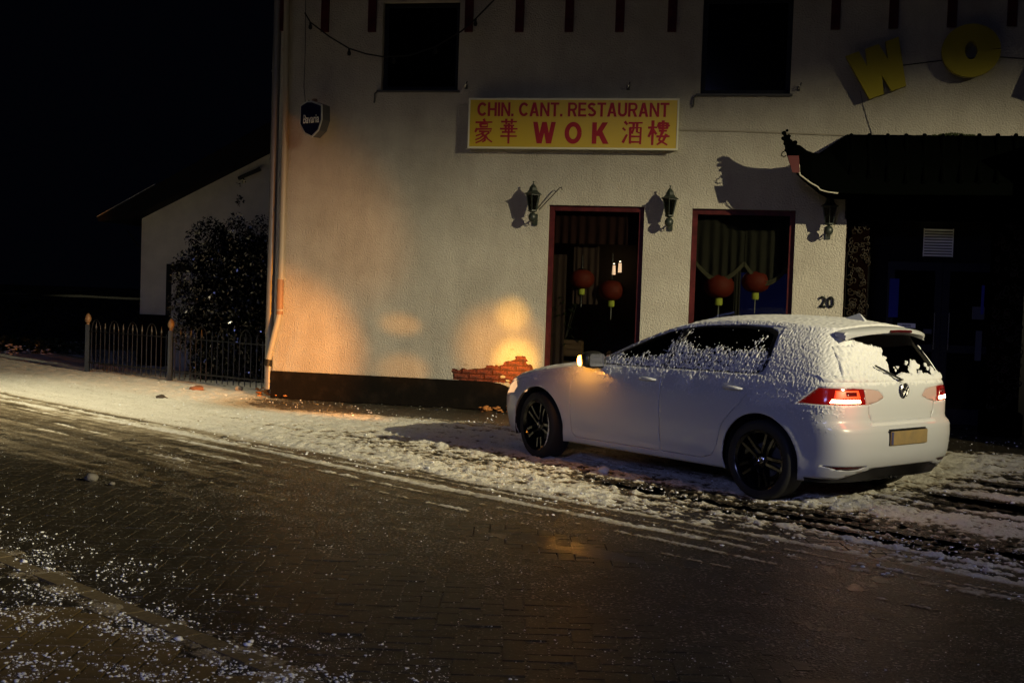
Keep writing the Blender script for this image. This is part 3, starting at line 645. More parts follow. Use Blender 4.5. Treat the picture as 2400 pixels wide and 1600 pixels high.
# hooks
hook_lab=['small metal wall hook above the upper left corner of the yellow sign board','small metal wall hook above the right part of the yellow sign board','small metal wall hook beside the lower right corner of the right upper window']
for (x,y),lb in zip(((1071,200),(1443,202),(1834,204)),hook_lab):
    a=fac(x,y); o=facade_thing('wall_hook',lb,'hook',a[0],0,a[1],'small hooks on the facade')
    MB().box(-.02,.02,-.012,0,-.03,.03,.003).obj('back_plate',M['slate'],o)
    MB().tube([(0,-.01,0),(0,-.07,-.01),(.02,-.10,.02),(.03,-.08,.06)],.009,6).obj('hook',M['chrome'],o)
# party-light string
ps=[(700,30),(713,52),(757,85),(802,112),(840,124),(880,131),(940,128),(1000,108),(1060,72),(1092,44),(1135,0),(1180,-50)]
sl=facade_thing('light_string','unlit string of bulbs sagging across the top of the facade past the left upper window','light string',0,0,0)
MB().tube([F3(x,y,-.14) for x,y in ps],.010,6).obj('cable',M['black'],sl)
for x,y in ((713,54),(802,114),(905,132),(1000,110),(1092,46)):
    p=F3(x,y,-.14); MB().lathe([(0,-.085),(.018,-.08),(.028,-.055),(.022,-.03),(.016,-.02),(.016,.012),(0,.014)],10).obj('bulb',M['black'],sl,loc=p)

# ---- the sign board
a=fac(1073.5,340.5,-.17); b=fac(1561,226.5,-.17); sw,sh=b[0]-a[0],b[1]-a[1]; su,sz=(a[0]+b[0])/2,(a[1]+b[1])/2
sg=facade_thing('sign_board','long yellow sign box with red lettering CHIN. CANT. RESTAURANT WOK over the left window','sign',su,-.02,sz)
MB().box(-sw/2+.01,sw/2-.01,-.14,0.015,-sh/2+.01,sh/2-.01,.004).obj('housing',M['signframe'],sg)
m=MB(); t=.022
m.box(-sw/2,sw/2,-.155,-.14,sh/2-t,sh/2,.002); m.box(-sw/2,sw/2,-.155,-.14,-sh/2,-sh/2+t,.002); m.box(-sw/2,-sw/2+t,-.155,-.14,-sh/2+t,sh/2-t,.002); m.box(sw/2-t,sw/2,-.155,-.14,-sh/2+t,sh/2-t,.002)
m.obj('frame',M['signframe'],sg)
MB().box(-sw/2+t,sw/2-t,-.148,-.1405,-sh/2+t,sh/2-t).obj('face',M['yellow'],sg)
def sgp(x,y): q=fac(x,y,-.17); return q[0]-su,q[1]-sz
HAN={'豪':[[(49,99),(54,89)],[(6,85),(94,86)],[(31,78),(33,65)],[(31,78),(71,78),(67,65)],[(33,66),(68,66)],[(13,58),(5,44)],[(13,56),(94,57),(84,46)],[(26,46),(78,46)],[(54,45),(34,34),(10,27)],[(42,37),(57,24),(59,8),(46,1)],[(50,29),(30,17),(8,10)],[(56,17),(34,5),(10,-3)],[(80,41),(60,29)],[(59,28),(74,13),(96,1)]],
'華':[[(8,88),(92,88)],[(34,99),(35,79)],[(66,99),(65,79)],[(22,72),(78,72)],[(3,58),(97,58)],[(33,70),(33,44)],[(67,70),(67,44)],[(14,44),(86,44)],[(6,27),(94,27)],[(50,80),(50,-3)]],
'酒':[[(12,93),(24,82)],[(3,66),(15,57)],[(5,6),(24,38)],[(32,88),(99,89)],[(40,68),(41,2)],[(40,67),(93,68),(92,0)],[(57,88),(56,62),(49,44)],[(74,88),(74,50),(86,47)],[(42,31),(91,31)],[(41,8),(92,8)]],
'樓':[[(2,70),(41,71)],[(22,99),(22,-2)],[(21,66),(4,32)],[(24,60),(39,43)],[(69,99),(69,50)],[(51,89),(89,89)],[(44,78),(99,79)],[(52,68),(88,68)],[(51,90),(52,67)],[(89,90),(88,67)],[(53,57),(86,57)],[(67,50),(53,18),(90,-2)],[(86,42),(73,17),(45,-1)],[(42,33),(99,34)]]}
def han_mesh(ch,w,h):
    bm=bmesh.new(); z=.0015
    for st in HAN[ch]:
        z+=.00015; n=len(st); L=[];R=[]
        P_=[Vector(((x/100-.5)*w,(y/100-.49)*h)) for x,y in st]
        for i,p in enumerate(P_):
            d=(P_[min(i+1,n-1)]-P_[max(i-1,0)]).normalized(); q=Vector((-d.y,d.x)); wd=.052*w*(1.15 if i==0 else .85)*(1.2 if abs(d.y)>abs(d.x) else .9)
            p=p-d*.02*w*(i==0)+d*.02*w*(i==n-1); L.append(p+q*wd); R.append(p-q*wd)
        for i in range(n-1):
            q4=[L[i],R[i],R[i+1],L[i+1]]; A=[bm.verts.new((*p,0)) for p in q4]; T=[bm.verts.new((*p,z)) for p in q4]
            bm.faces.new(T); [bm.faces.new((A[k],A[(k+1)%4],T[(k+1)%4],T[k])) for k in range(4)]
    me=bpy.data.meshes.new('character'); bm.to_mesh(me); bm.free(); return me
def sgtext(txt,x0,y0,x1,y1,bold,name='lettering',space=1.):
    a=sgp(x0,y1); b=sgp(x1,y0)
    return link(name,(han_mesh(txt,abs(b[0]-a[0]),abs(b[1]-a[1])) if name=='character' else glyph_text(txt,abs(b[0]-a[0]),abs(b[1]-a[1]),bold)),M['signred'],sg,((a[0]+b[0])/2,-.149,(a[1]+b[1])/2),RX)
sgtext('CHIN. CANT. RESTAURANT',1096,236.5,1538,267,.19)
for ch,x0,y0,x1,y1 in (('W',1223,280.5,1277,329.5),('O',1296,280.5,1337,330.5),('K',1359,281.5,1398,330.5)): sgtext(ch,x0,y0,x1,y1,.215 if ch!='W' else .20)
for ch,x0,y0,x1,y1 in (('豪',1089,274,1133,327),('華',1147,274,1190,328),('酒',1428,277,1476,331),('樓',1487,278,1539,332)): sgtext(ch,x0,y0,x1,y1,.012,'character')

# ---- raised letters WOK
M['yletter']=node_mat('yellow_letter',(.24,.20,.008),.5,spec=.25)
for ch,(x,y),w,h,rot,lb in (('W',(2021,160),.66,.60,.36,'raised yellow letter W tilted to the left of the O above the canopy'),('O',(2231,116),.68,.64,.05,'raised yellow round letter O above the canopy between two other letters'),('K',(2440,170),.60,.62,-.34,'raised yellow letter K at the right edge of the photo above the canopy')):
    a=fac(x,y,-.2); me=glyph_text(ch,w,h,{'W':.25,'O':.33,'K':.28}[ch],.07,name='raised_letter')
    o=link('raised_letter',me,M['yletter']); o.matrix_world=B.matrix_basis@Matrix.Translation((a[0],-.13,a[1]))@UPR@Matrix.Rotation(rot,4,'Z'); tag(o,lb,'letter','raised yellow letters on the facade')
# ---- house number
a=fac(1881,706);b=fac(1917,681)
o=link('house_number',fit_text('20',b[0]-a[0],b[1]-a[1],.02,.012),M['black']); o.matrix_world=B.matrix_basis@Matrix.Translation(((a[0]+b[0])/2,-.014,(a[1]+b[1])/2))@UPR; tag(o,'black house number 20 on the wall between right window and entrance','house number')

# ---- brewery sign at the corner
a=fac(724,275,-.35); bs=empty('bracket_sign',world_from_B((a[0],-.35,a[1])),FA-.45,'small navy shield-shaped beer sign on a bracket beside the rain pipe','sign')
shield=[(-.20,.19),(-.08,.235),(.02,.23),(.20,.17),(.21,-.02),(.15,-.16),(.03,-.24),(-.10,-.19),(-.20,-.06)]
def inset(poly,d):
    n=len(poly); out=[]; ar=sum(poly[i][0]*poly[(i+1)%n][1]-poly[(i+1)%n][0]*poly[i][1] for i in range(n)); sg_=1 if ar>0 else -1
    for i in range(n):
        p0,p1,p2=[Vector(poly[j]) for j in ((i-1)%n,i,(i+1)%n)]
        d1=(p1-p0).normalized(); d2=(p2-p1).normalized(); n1=Vector((-d1.y,d1.x))*sg_; n2=Vector((-d2.y,d2.x))*sg_; nn=(n1+n2); nn=nn/max(.3,nn.length_squared)*2
        out.append(tuple(p1+nn*d))
    return out
shd=lambda k:[(x*k,y*k) for x,y in shield]
MB().prism(shield,UPR@Matrix.Translation((0,0,-.07)),.14).obj('housing',M['slate'],bs)
MB().prism(shd(1.03),UPR@Matrix.Translation((0,0,.07)),.012).obj('rim',node_mat('silver_rim',(.40,.40,.38),.4),bs)
MB().prism(shd(.93),UPR@Matrix.Translation((0,0,.082)),.006).obj('face',M['navy'],bs)
link('lettering',fit_text('Bavaria',.30,.115,.01,.002,sx=1),M['white'],bs,(.015,-.089,.0),(PI/2,0.0,0))
MB().tube([(0,-.03,0),(.02,-.03,.06)],.01,8).obj('bracket',M['black'],bs,loc=(-.12,0,.2))
MB().tube([(-.18,.0,.15),(-.30,.25,.16)],.014,8).obj('arm',M['black'],bs)
MB().lathe([(0,0),(.035,.01),(.04,.03),(.03,.05),(0,.055)],12).obj('cap',M['clay'],bs,loc=(-.02,0,.225))
# second thin wires by the corner
tubething('corner_wire','thin wire hanging from the eaves down to the small navy beer sign','cable',[F3(702,-10,-.05),F3(701,120,-.05),F3(698,200,-.05),F3(702,243,-.1)],.005,M['slate'])

# ---- wall lanterns
def make_lantern(label):
    o=empty('wall_lantern',(0,0,0),FA,label,'lantern','wall lanterns on the facade')
    n=6
    def hexl(prof,off=0,nm='',mat=None): 
        m=MB(); m.lathe(prof,n,Matrix.Rotation(PI/6,4,'Z')); return m.obj(nm,mat,o)
    hexl([(0,.225),(.012,.22),(.018,.205),(.03,.195),(.05,.165),(.062,.13),(.085,.105),(.125,.085),(.118,.078),(0,.078)],nm='roof',mat=M['lantern'])
    MB().lathe([(0,.255),(.012,.248),(.014,.238),(.006,.228),(0,.22)],8).obj('finial',M['lantern'],o)
    m=MB()
    for k in range(n):
        t=PI/6+k*PI/3; c,s=math.cos(t),math.sin(t); m.tube([(.094*c,.094*s,.08),(.052*c,.052*s,-.13)],.006,5)
    m.lathe([(.10,.08),(.10,.07),(.09,.068),(.09,.08),(.10,.08)],n,Matrix.Rotation(PI/6,4,'Z')); m.obj('cage',M['lantern'],o)
    for k in range(n):
        t0=PI/6+k*PI/3; t1=t0+PI/3; m=MB(); v=[m.bm.verts.new(p) for p in ((.092*math.cos(t0),.092*math.sin(t0),.078),(.092*math.cos(t1),.092*math.sin(t1),.078),(.052*math.cos(t1),.052*math.sin(t1),-.128),(.052*math.cos(t0),.052*math.sin(t0),-.128))]
        m.bm.faces.new(v); m.obj('pane',M['lglass'],o)
    hexl([(0,-.125),(.058,-.125),(.062,-.14),(.03,-.155),(.0,-.16)],nm='base',mat=M['lantern'])
    MB().lathe([(0,-.155),(.035,-.165),(.055,-.20),(.055,-.235),(.035,-.265),(.015,-.28),(0,-.285)],14).obj('lower_bowl',M['lantern'],o,sm=50)
    MB().lathe([(.016,-.12),(.016,-.03),(.024,.01),(.018,.05),(0,.06)],10).obj('bulb',M['lglass'],o,sm=50)
    m=MB(); m.tube([(0,.03,-.22),(0,.09,-.26),(0,.14,-.235),(0,.19,-.25)],.011,6); m.tube([(0,.05,-.25),(0,.10,-.29),(0,.13,-.28),(0,.12,-.255)],.006,5); m.obj('arm',M['lantern'],o)
    MB().box(-.035,.035,.178,.198,-.32,-.16,.006).obj('wall_plate',M['lantern'],o)
    return o
L0=make_lantern('black wall lantern left of the left ground-floor window, next to the slanting rod')
p=fac(1224,464,-.2); L0.location=world_from_B((p[0],-.2,p[1]+.02))
for (x,y),lb in zip(((1538,475),(1905,493)),('black wall lantern on the wall strip between the two ground-floor windows','black wall lantern right of the right window, half under the canopy above the house number')):
    o=L0.copy(); C.objects.link(o); dup_children(L0,o); p=fac(x,y,-.2); o.location=world_from_B((p[0],-.2,p[1]+.02)); o['label']=lb

# ---- paper lanterns inside the windows
def make_paper(label,group='red paper lanterns in the windows'):
    o=empty('paper_lantern',(0,0,0),FA,label,'paper lantern',group)
    prof=[]
    for k in range(25):
        t=-PI/2+PI*k/24; rr_=.215*max(0,math.cos(t))**.8; rr_=max(rr_,.055); prof.append((rr_+(.006 if k%2 else -.004),.165*math.sin(t)))
    MB().lathe([(0,-.165)]+prof+[(0,.165)],28).obj('body',M['paper'],o,sm=60)
    MB().lathe([(0,.163),(.06,.163),(.06,.185),(0,.185)],16).obj('top_cap',M['gold'],o)
    MB().lathe([(0,-.165),(.052,-.167),(.055,-.255),(.048,-.27),(0,-.27)],16).obj('lower_cap',M['lime'],o)
    MB().tube([(0,0,-.26),(0,0,-.48)],.006,6).obj('tassel',M['string'],o)
    MB().tube([(0,0,.18),(0,0,.62)],.003,5).obj('cord',M['string'],o)
    return o
P0=make_paper('red paper lantern hanging in the left window, the left and higher one')
V=.42
for k,((x,y),lb,s) in enumerate((((1337,641),P0['label'],.83),((1405,667),'red paper lantern hanging in the left window, the right and lower one',.86),((1652,657),'orange-red paper lantern hanging in the right window, on the left by the cream curtain',1.0),((1736,647),'red paper lantern hanging in the right window, on the right before the blue glow',.92))):
    if k==0: o=P0
    else: o=P0.copy(); C.objects.link(o); dup_children(P0,o); o['label']=lb
    p=fac(x,y,V*.8); o.location=world_from_B((p[0],V*.8,p[1])); s*=.93; o.scale=(s,s,s)
# warm double lamp deep in the dining room
p=fac(1417,615,2.9); wl=facade_thing('indoor_lamp','small lit double wall lamp deep inside seen through the left window','lamp',p[0],2.9,p[1])
M['warm']=node_mat('lit_lamp_shade',(1,.8,.6),.5,emit=((1,.62,.38),2.2)); M['hot']=node_mat('lit_bulb',(1,.9,.7),.5,emit=((1,.85,.6),9))
wl.scale=(.55,.55,.55)
for q in (-.085,.085):
    MB().lathe([(.05,-.16),(.042,.1)],14).obj('shade',M['warm'],wl,loc=(q,0,q*.4))
    MB().lathe([(0,.1),(.03,.115),(0,.13)],10).obj('bulb',M['hot'],wl,loc=(q,0,q*.4+.03))
p=fac(1689,605,1.5); o=MB().lathe([(0,-.05),(.03,-.04),(.05,.04),(0,.05)],12).obj('indoor_bulb',M['hot']); o.location=world_from_B((p[0],.95,p[1])); tag(o,'small bright bulb seen through the right window above the lanterns','lamp')
# plant and crate inside the left window
p=fac(1275,800,.35); pl=facade_thing('potted_plant','leafy potted plant standing inside the left window','plant',.62,.4,.2)
MB().lathe([(0,0),(.10,0),(.13,.25),(.11,.25),(0,.22)],14).obj('pot',M['clay'],pl,loc=(0,0,.22))
m=MB()
for k in range(70):
    a0=random.uniform(0,6.28); r1=random.uniform(.05,.3); z=random.uniform(.5,1.35); c,s=math.cos(a0),math.sin(a0); w=.018
    x,y=r1*c*.6,r1*s*.4
    v=[m.bm.verts.new(q) for q in ((x,y,z),(x+.05*c-w*s,y+.05*s+w*c,z+.03),(x+.12*c,y+.12*s,z-.01),(x+.05*c+w*s,y+.05*s-w*c,z+.03))]; m.bm.faces.new(v)
m.obj('foliage',M['leaf2'],pl)['kind']='stuff'
m=MB()
for k in range(8):
    a0=k*.8; m.tube([(0,0,.4),(.05*math.cos(a0),.05*math.sin(a0),.8),(.17*math.cos(a0),.12*math.sin(a0),1.25)],.006,5)
m.obj('stems',M['bark'],pl)
p=fac(1313,800,.4); cr=facade_thing('wooden_crate','small wooden crate on the floor inside the left window','crate',p[0],.45,.42)
for k in range(3): MB().box(-.14,.14,-.01,.01,0,.055,.003).obj('slat',M['clay'],cr,loc=(0,-.1,.02+k*.07))
MB().box(-.14,.14,-.09,.1,0,.2).obj('box',M['clay'],cr)
for o_ in [cr]: o_.location.z=p[1]-.10
MB().box(-.5,1.2,-.1,.5,-.08,0).obj('ledge',M['room'],None) if False else None

# ---- entrance canopy with upturned corner
cv=-.75
def cp(x,y,v=cv): a=fac(x,y,v); return (a[0],v,a[1])
M['trim']=node_mat('weathered_white_trim',(.38,.36,.30),.7)
CN=empty('entrance_canopy',world_from_B((fac(1945,400)[0],0,3.1)),FA,'black tiled pagoda canopy with upturned corner over the entrance','canopy')
co=Vector((fac(1945,400)[0],0,3.1))
ridge=[(1945,309,-.02),(2000,309,-.02),(2100,311,-.02),(2250,312,-.02),(2400,313,-.02),(2600,314,-.02)]
# eave line (front lower edge), top skin profile and underside
eave_top=[(1800,304),(1812,316),(1826,331),(1838,334),(1852,345),(1870,352),(1888,355),(1945,395),(2050,415),(2200,420),(2400,421),(2600,421)]
eave_bot=[(1799,322),(1806,352),(1816,385),(1832,400),(1845,410),(1862,421),(1884,434),(1912,443),(2050,447),(2200,448),(2400,449),(2600,449)]
top_back=[(1803,304),(1815,318),(1830,332),(1845,341),(1862,350),(1880,353),(1900,340),(1945,309),(2050,310),(2200,311),(2400,313),(2600,314)]
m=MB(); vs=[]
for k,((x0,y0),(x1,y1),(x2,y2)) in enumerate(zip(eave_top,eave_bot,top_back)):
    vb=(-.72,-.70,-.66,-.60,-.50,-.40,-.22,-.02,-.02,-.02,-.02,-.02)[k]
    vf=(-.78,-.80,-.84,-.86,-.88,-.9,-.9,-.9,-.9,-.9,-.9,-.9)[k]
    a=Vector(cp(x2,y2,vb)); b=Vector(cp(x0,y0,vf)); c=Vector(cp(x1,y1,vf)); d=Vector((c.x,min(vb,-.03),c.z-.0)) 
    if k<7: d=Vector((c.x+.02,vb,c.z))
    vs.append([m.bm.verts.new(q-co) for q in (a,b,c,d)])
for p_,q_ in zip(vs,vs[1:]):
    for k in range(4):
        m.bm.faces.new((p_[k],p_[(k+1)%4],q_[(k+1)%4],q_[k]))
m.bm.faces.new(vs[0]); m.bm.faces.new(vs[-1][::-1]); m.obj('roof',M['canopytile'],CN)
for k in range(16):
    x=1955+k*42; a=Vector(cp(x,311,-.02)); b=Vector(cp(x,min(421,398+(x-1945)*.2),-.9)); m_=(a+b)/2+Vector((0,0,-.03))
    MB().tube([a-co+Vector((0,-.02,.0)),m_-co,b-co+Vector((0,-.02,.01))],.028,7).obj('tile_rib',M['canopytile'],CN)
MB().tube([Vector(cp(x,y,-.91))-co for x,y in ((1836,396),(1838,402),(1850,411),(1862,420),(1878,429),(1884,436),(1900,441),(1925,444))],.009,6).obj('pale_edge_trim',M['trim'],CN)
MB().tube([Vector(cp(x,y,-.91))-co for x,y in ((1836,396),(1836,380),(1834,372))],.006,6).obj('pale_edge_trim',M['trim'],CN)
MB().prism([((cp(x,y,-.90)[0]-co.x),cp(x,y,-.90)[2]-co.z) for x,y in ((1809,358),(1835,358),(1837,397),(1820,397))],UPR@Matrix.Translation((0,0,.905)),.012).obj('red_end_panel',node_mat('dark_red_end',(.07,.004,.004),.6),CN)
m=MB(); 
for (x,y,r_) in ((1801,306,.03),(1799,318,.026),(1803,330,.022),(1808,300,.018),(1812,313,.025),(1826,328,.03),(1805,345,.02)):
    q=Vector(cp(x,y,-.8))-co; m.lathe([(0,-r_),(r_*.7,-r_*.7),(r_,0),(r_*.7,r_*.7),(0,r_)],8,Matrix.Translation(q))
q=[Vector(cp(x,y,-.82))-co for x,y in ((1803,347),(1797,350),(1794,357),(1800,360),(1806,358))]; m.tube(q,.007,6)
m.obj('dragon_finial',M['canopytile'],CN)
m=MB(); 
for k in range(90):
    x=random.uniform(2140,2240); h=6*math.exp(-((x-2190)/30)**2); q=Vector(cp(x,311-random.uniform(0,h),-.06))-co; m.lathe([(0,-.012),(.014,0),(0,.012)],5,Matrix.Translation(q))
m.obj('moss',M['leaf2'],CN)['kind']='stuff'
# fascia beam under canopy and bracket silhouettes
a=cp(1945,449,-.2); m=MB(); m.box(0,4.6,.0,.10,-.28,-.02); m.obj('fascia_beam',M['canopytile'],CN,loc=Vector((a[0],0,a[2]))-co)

# ================================================================== SHED on the left
M['trim0']=node_mat('thin_frost',(.30,.30,.29),.7)
SV=4.6
shed=empty('shed',world_from_B((-7.2,SV,0)),FA,'low grey outbuilding with sloping dark roof left of the restaurant','shed'); so_=Vector((-7.2,SV,0))
def sp_(x,y,v=SV): a=fac(x,y,v); return Vector((a[0],v,a[1]))-so_
wl_=[(sp_(326,500).x,0),(sp_(700,500).x,0),(sp_(700,500).x,sp_(700,272).z),(sp_(632,500).x,sp_(632,318).z),(sp_(326,500).x,sp_(326,488).z)]
M['shedwall']=node_mat('shed_plaster',(.62,.58,.48),.9,noise=(2,(.48,.45,.37),.4,.7),bump=(40,.6,.01))
MB().prism(wl_,UPR@Matrix.Translation((0,0,-2.5)),2.5).obj('wall',M['shedwall'],shed)
a,b=sp_(246,502),sp_(700,252); n_=Vector((-(b-a).z,0,(b-a).x)).normalized()
m=MB(); 
for off,(v0,v1) in (((0,0),(-.35,2.7)),):
    p1,p2=a,b; q1,q2=a-n_*.05+Vector((.0,0,-.05)),b-n_*.42
    q1=a+Vector((.03,0,-.07))
    mid=sp_(326,502); 
    vs=[Vector((p.x,v0,p.z)) for p in (p1,p2,q2,mid,q1)]+[Vector((p.x,v1,p.z)) for p in (p1,p2,q2,mid,q1)]
    V_=[m.bm.verts.new(v) for v in vs]; m.bm.faces.new(V_[:5]); m.bm.faces.new(V_[5:][::-1])
    for k in range(5): m.bm.faces.new((V_[k],V_[(k+1)%5],V_[5+(k+1)%5],V_[5+k]))
m.obj('roof',M['rooftile'],shed)
m=MB(); q=a+(b-a)*.30; m.tube([a+Vector((0,-.36,.01)),q+Vector((0,-.36,.015))],.006,5); m.tube([a+Vector((0,0,.012)),q+Vector((0,0,.012))],.006,5); m.obj('roof_edge_frost',M['trim0'],shed)
d0,d1=sp_(384,606),sp_(470,780); dd_=MB().box(d0.x,d1.x,-.03,0,0,d0.z,.003).obj('door_frame',M['black'],shed)
MB().box(d0.x+.12,d1.x,-.045,-.031,0,d0.z-.15).obj('door_leaf',M['shedwall'],dd_)
a,b=sp_(548,410,SV-.1),sp_(598,388,SV-.1); MB().tube([a,b],.035,6).obj('bracket_bar',M['black'],shed)
MB().tube([sp_(292,530),sp_(324,572)],.014,6).obj('brace',M['black'],shed)
MB().box(sp_(326,500).x-.02,sp_(700,600).x,-.03,0,0,.95).obj('dark_base',M['plinth'],shed)

# ================================================================== SHRUBS
def leafy(name,parent,blobs_,n,size,mat):
    m_=[];P_=[]
    for k in range(n):
        cx,cy,cz,rx,ry,rz=random.choices(blobs_,weights=[b[3]*b[4]*b[5] for b in blobs_])[0]
        v=np.array([random.gauss(0,1) for _ in range(3)]); v/=np.linalg.norm(v); v*=random.uniform(.55,1.05)
        P_.append((cx+v[0]*rx,cy+v[1]*ry,cz+v[2]*rz))
    P_=np.array(P_); P_=P_[P_[:,2]>.03]; n=len(P_)
    d1=rng.normal(size=(n,3)); d1/=np.linalg.norm(d1,axis=1)[:,None]; d2=np.cross(d1,rng.normal(size=(n,3))); d2/=np.linalg.norm(d2,axis=1)[:,None]
    s=size*(.6+.8*rng.random(n))[:,None]; d3=np.cross(d1,d2)*s*.12
    V=np.stack([P_-d1*s,P_+d2*s*.45+d3,P_+d1*s,P_-d2*s*.45+d3],1); F=np.arange(4*n).reshape(n,4)
    o=link(name,np_mesh(name,V.reshape(-1,3),F,False),mat,parent); o['kind']='stuff'; return o
SHV=2.3
def sh(x,y,v=SHV): a=fac(x,y,v); return world_from_B((a[0],v,a[1]))
c0=sh(560,700); base=Vector((c0.x,c0.y,0))
shr=empty('evergreen_shrub',base,0,'large dark evergreen shrub with wet glinting leaves between shed and restaurant wall','shrub')
bl=[]
for x,y,r in ((480,560,.42),(440,630,.40),(430,700,.36),(450,760,.42),(520,620,.6),(580,640,.7),(520,720,.7),(590,760,.8),(500,820,.5),(560,850,.55),(610,600,.5),(470,860,.35),(540,540,.30),(600,540,.30),(545,500,.12),(552,460,.10),(555,420,.09)):
    p=sh(x,y)-base; bl.append((p.x,p.y,max(p.z,.15),r*.9,r*.7,r))
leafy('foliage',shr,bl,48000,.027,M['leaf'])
m=MB()
for k in range(5): a0=k*1.3; m.tube([(.1*math.cos(a0),.1*math.sin(a0),0),(.3*math.cos(a0),.2*math.sin(a0),1.0),(.5*math.cos(a0),.3*math.sin(a0),1.9)],[.04,.025,.01],6)
m.obj('stem',M['bark'],shr)
p=gnd(300,835); wb=empty('weed_clump',(p[0],p[1]+.6,0),0,'thin tangled bare weeds behind the left fence panel','plant')
m=MB()
for k in range(90):
    x,y=random.uniform(-1.0,1.0),random.uniform(-.5,.5); h=random.uniform(.25,.7); dx,dy=random.gauss(0,.25),random.gauss(0,.2)
    m.tube([(x,y,0),(x+dx*.4,y+dy*.4,h*.6),(x+dx,y+dy,h)],[.006,.005,.002],4,False)
m.obj('stems',M['bark'],wb)['kind']='stuff'
vg_=[]
for k,(x,y,sc,lb) in enumerate(((20,812,1.0,'low green plant with frosted leaves at the far left snow edge'),(85,812,.9,'low plant with two pale snow-dusted leaves beside the far left verge'),(150,818,.6,'small tuft of grass at the snow edge left of the fence'))):
    p=gnd(x,y); o=empty('verge_plant',(p[0],p[1]+.3,0),0,lb,'plant','low plants at the far edge of the snow')
    leafy('leaves',o,[(random.uniform(-.7,.7),random.uniform(-.2,.2),.10+random.random()*.12,.3,.2,.12) for _ in range(8)],900,.045*sc+.01,M['leaf2']); vg_.append(o)
    m=MB()
    for q in range(10): x0,y0=random.uniform(-.7,.7),0; m.tube([(x0,y0,0),(x0+.05,y0,.2)],.006,4)
    m.obj('stems',M['bark'],o)['kind']='stuff'
blobs('snow_dusting',np.array([[*(np.array(gnd(random.uniform(0,190),random.uniform(808,818)))+[0,.3]),random.uniform(.02,.2)] for _ in range(160)]),rng.uniform(.015,.05,160),M['snow'],aniso=np.array([1.2,1,.5]))
bpy.data.objects['snow_dusting']['label']='lumps of snow on the plants along the far verge'; bpy.data.objects['snow_dusting']['category']='snow'
hd=empty('hedge',(-10,27.5,0),0,'long dark clipped hedge beyond the snow at the left','hedge')
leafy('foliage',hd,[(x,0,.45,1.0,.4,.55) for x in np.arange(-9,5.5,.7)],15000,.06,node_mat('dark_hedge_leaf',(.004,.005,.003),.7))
MB().box(-9.5,5.5,-.25,.25,.02,.85,.08).obj('branches',node_mat('dark_twig',(.004,.004,.003),.9),hd)

# ================================================================== FENCE
fp=[Vector((*gnd(x,y),0)) for x,y in ((200,855),(390,877),(613,903))]
fence=empty('iron_fence',fp[0],0,'low dark iron fence with hooped spear tops left of the restaurant','fence')
post_me=MB().box(-.035,.035,-.035,.035,0,.80,.004).mesh('post'); post_me.materials.append(M['post'])
knob_me=MB().lathe([(0,.80),(.03,.80),(.022,.825),(.05,.86),(.055,.90),(.04,.95),(.015,.985),(0,.99)],14).mesh('knob',50); knob_me.materials.append(M['knob'])
for p in fp:
    o=link('post',post_me,None,fence,p-fp[0]); link('knob',knob_me,None,o)
pick=MB().tube([(0,0,.06),(0,0,.74)],.008,6).mesh('picket'); pick.materials.append(M['rail'])
spear=MB().lathe([(.008,.70),(.018,.715),(.008,.73),(.012,.745),(.020,.76),(.009,.81),(0,.86)],6).mesh('spear'); spear.materials.append(M['rail'])
for a,b in zip(fp,fp[1:]):
    d=b-a; L=d.length; ux=d/L; ang=math.atan2(ux.y,ux.x)
    MB().box(.03,L-.03,-.010,.010,.16,.185).obj('rail',M['rail'],fence,loc=a-fp[0],rot=(0,0,ang))
    MB().box(.03,L-.03,-.010,.010,.685,.70).obj('rail',M['rail'],fence,loc=a-fp[0],rot=(0,0,ang))
    n=17; st=(L-.1)/n
    for k in range(n):
        t=.05+st*(k+.5); p=a-fp[0]+ux*t; j=k%4
        o=link('picket',pick,None,fence,p,(0,0,ang))
        if j in (1,3): link('spear',spear,None,o)
        if j==1:
            pts=[(-st*math.cos(w)*1.0,0,.70+.13*math.sin(w)+(.06 if 0<w<PI else 0)*math.sin(w)) for w in np.linspace(0,PI,13)]
            MB().tube(pts,.007,6,False).obj('hoop',M['rail'],fence,loc=p,rot=(0,0,ang))
a=Vector((*gnd(105,825),.15)); b=fp[0]+Vector((-.04,0,.22))
o=MB().tube([Vector((0,0,0)),b-a],.014,6).obj('low_rail',M['rail']); o.location=a; tag(o,'low dark rail running left from the end post of the fence','rail')

# ================================================================== small things on the ground
def rock(name,px,r,lbl,cat,mat,sq=.7,grp=None):
    p=gnd(*px); bm=bmesh.new(); bmesh.ops.create_icosphere(bm,subdivisions=2,radius=r)
    for v in bm.verts: v.co*=1+random.uniform(-.2,.2); v.co.z*=sq
    me=bpy.data.meshes.new(name); bm.to_mesh(me); bm.free(); me.shade_smooth(); o=link(name,me,mat); o.location=(p[0],p[1],r*sq*.75+.002); o.rotation_euler=(0,0,random.random()*6); tag(o,lbl,cat,grp); return o
rock('stone',(210,1104),.050,'dark stone lying alone on the near road at the left','stone',M['stone'])
rock('pebble',(257,1114),.022,'small pebble just right of the dark stone on the road','stone',M['stone'])
rock('stone',(370,918),.075,'brown lump of earth on the snow in front of the fence','stone',node_mat('brown_earth',(.05,.035,.025),.9),.5)
o=rock('brick_fragment',(452,898),.11,'reddish brick fragment on the snow below the middle fence post','brick fragment',node_mat('dull_brick',(.22,.09,.045),.9),.4)
rock('snowball',(1386,1088),.045,'round lump of snow on the ground below the front door of the car','snow lump',M['snow'],.8)
rock('stone_block',(548,900),.065,'pale stone at the foot of the fence near the house corner','stone',node_mat('pale_stone',(.34,.33,.30),.9),.9)
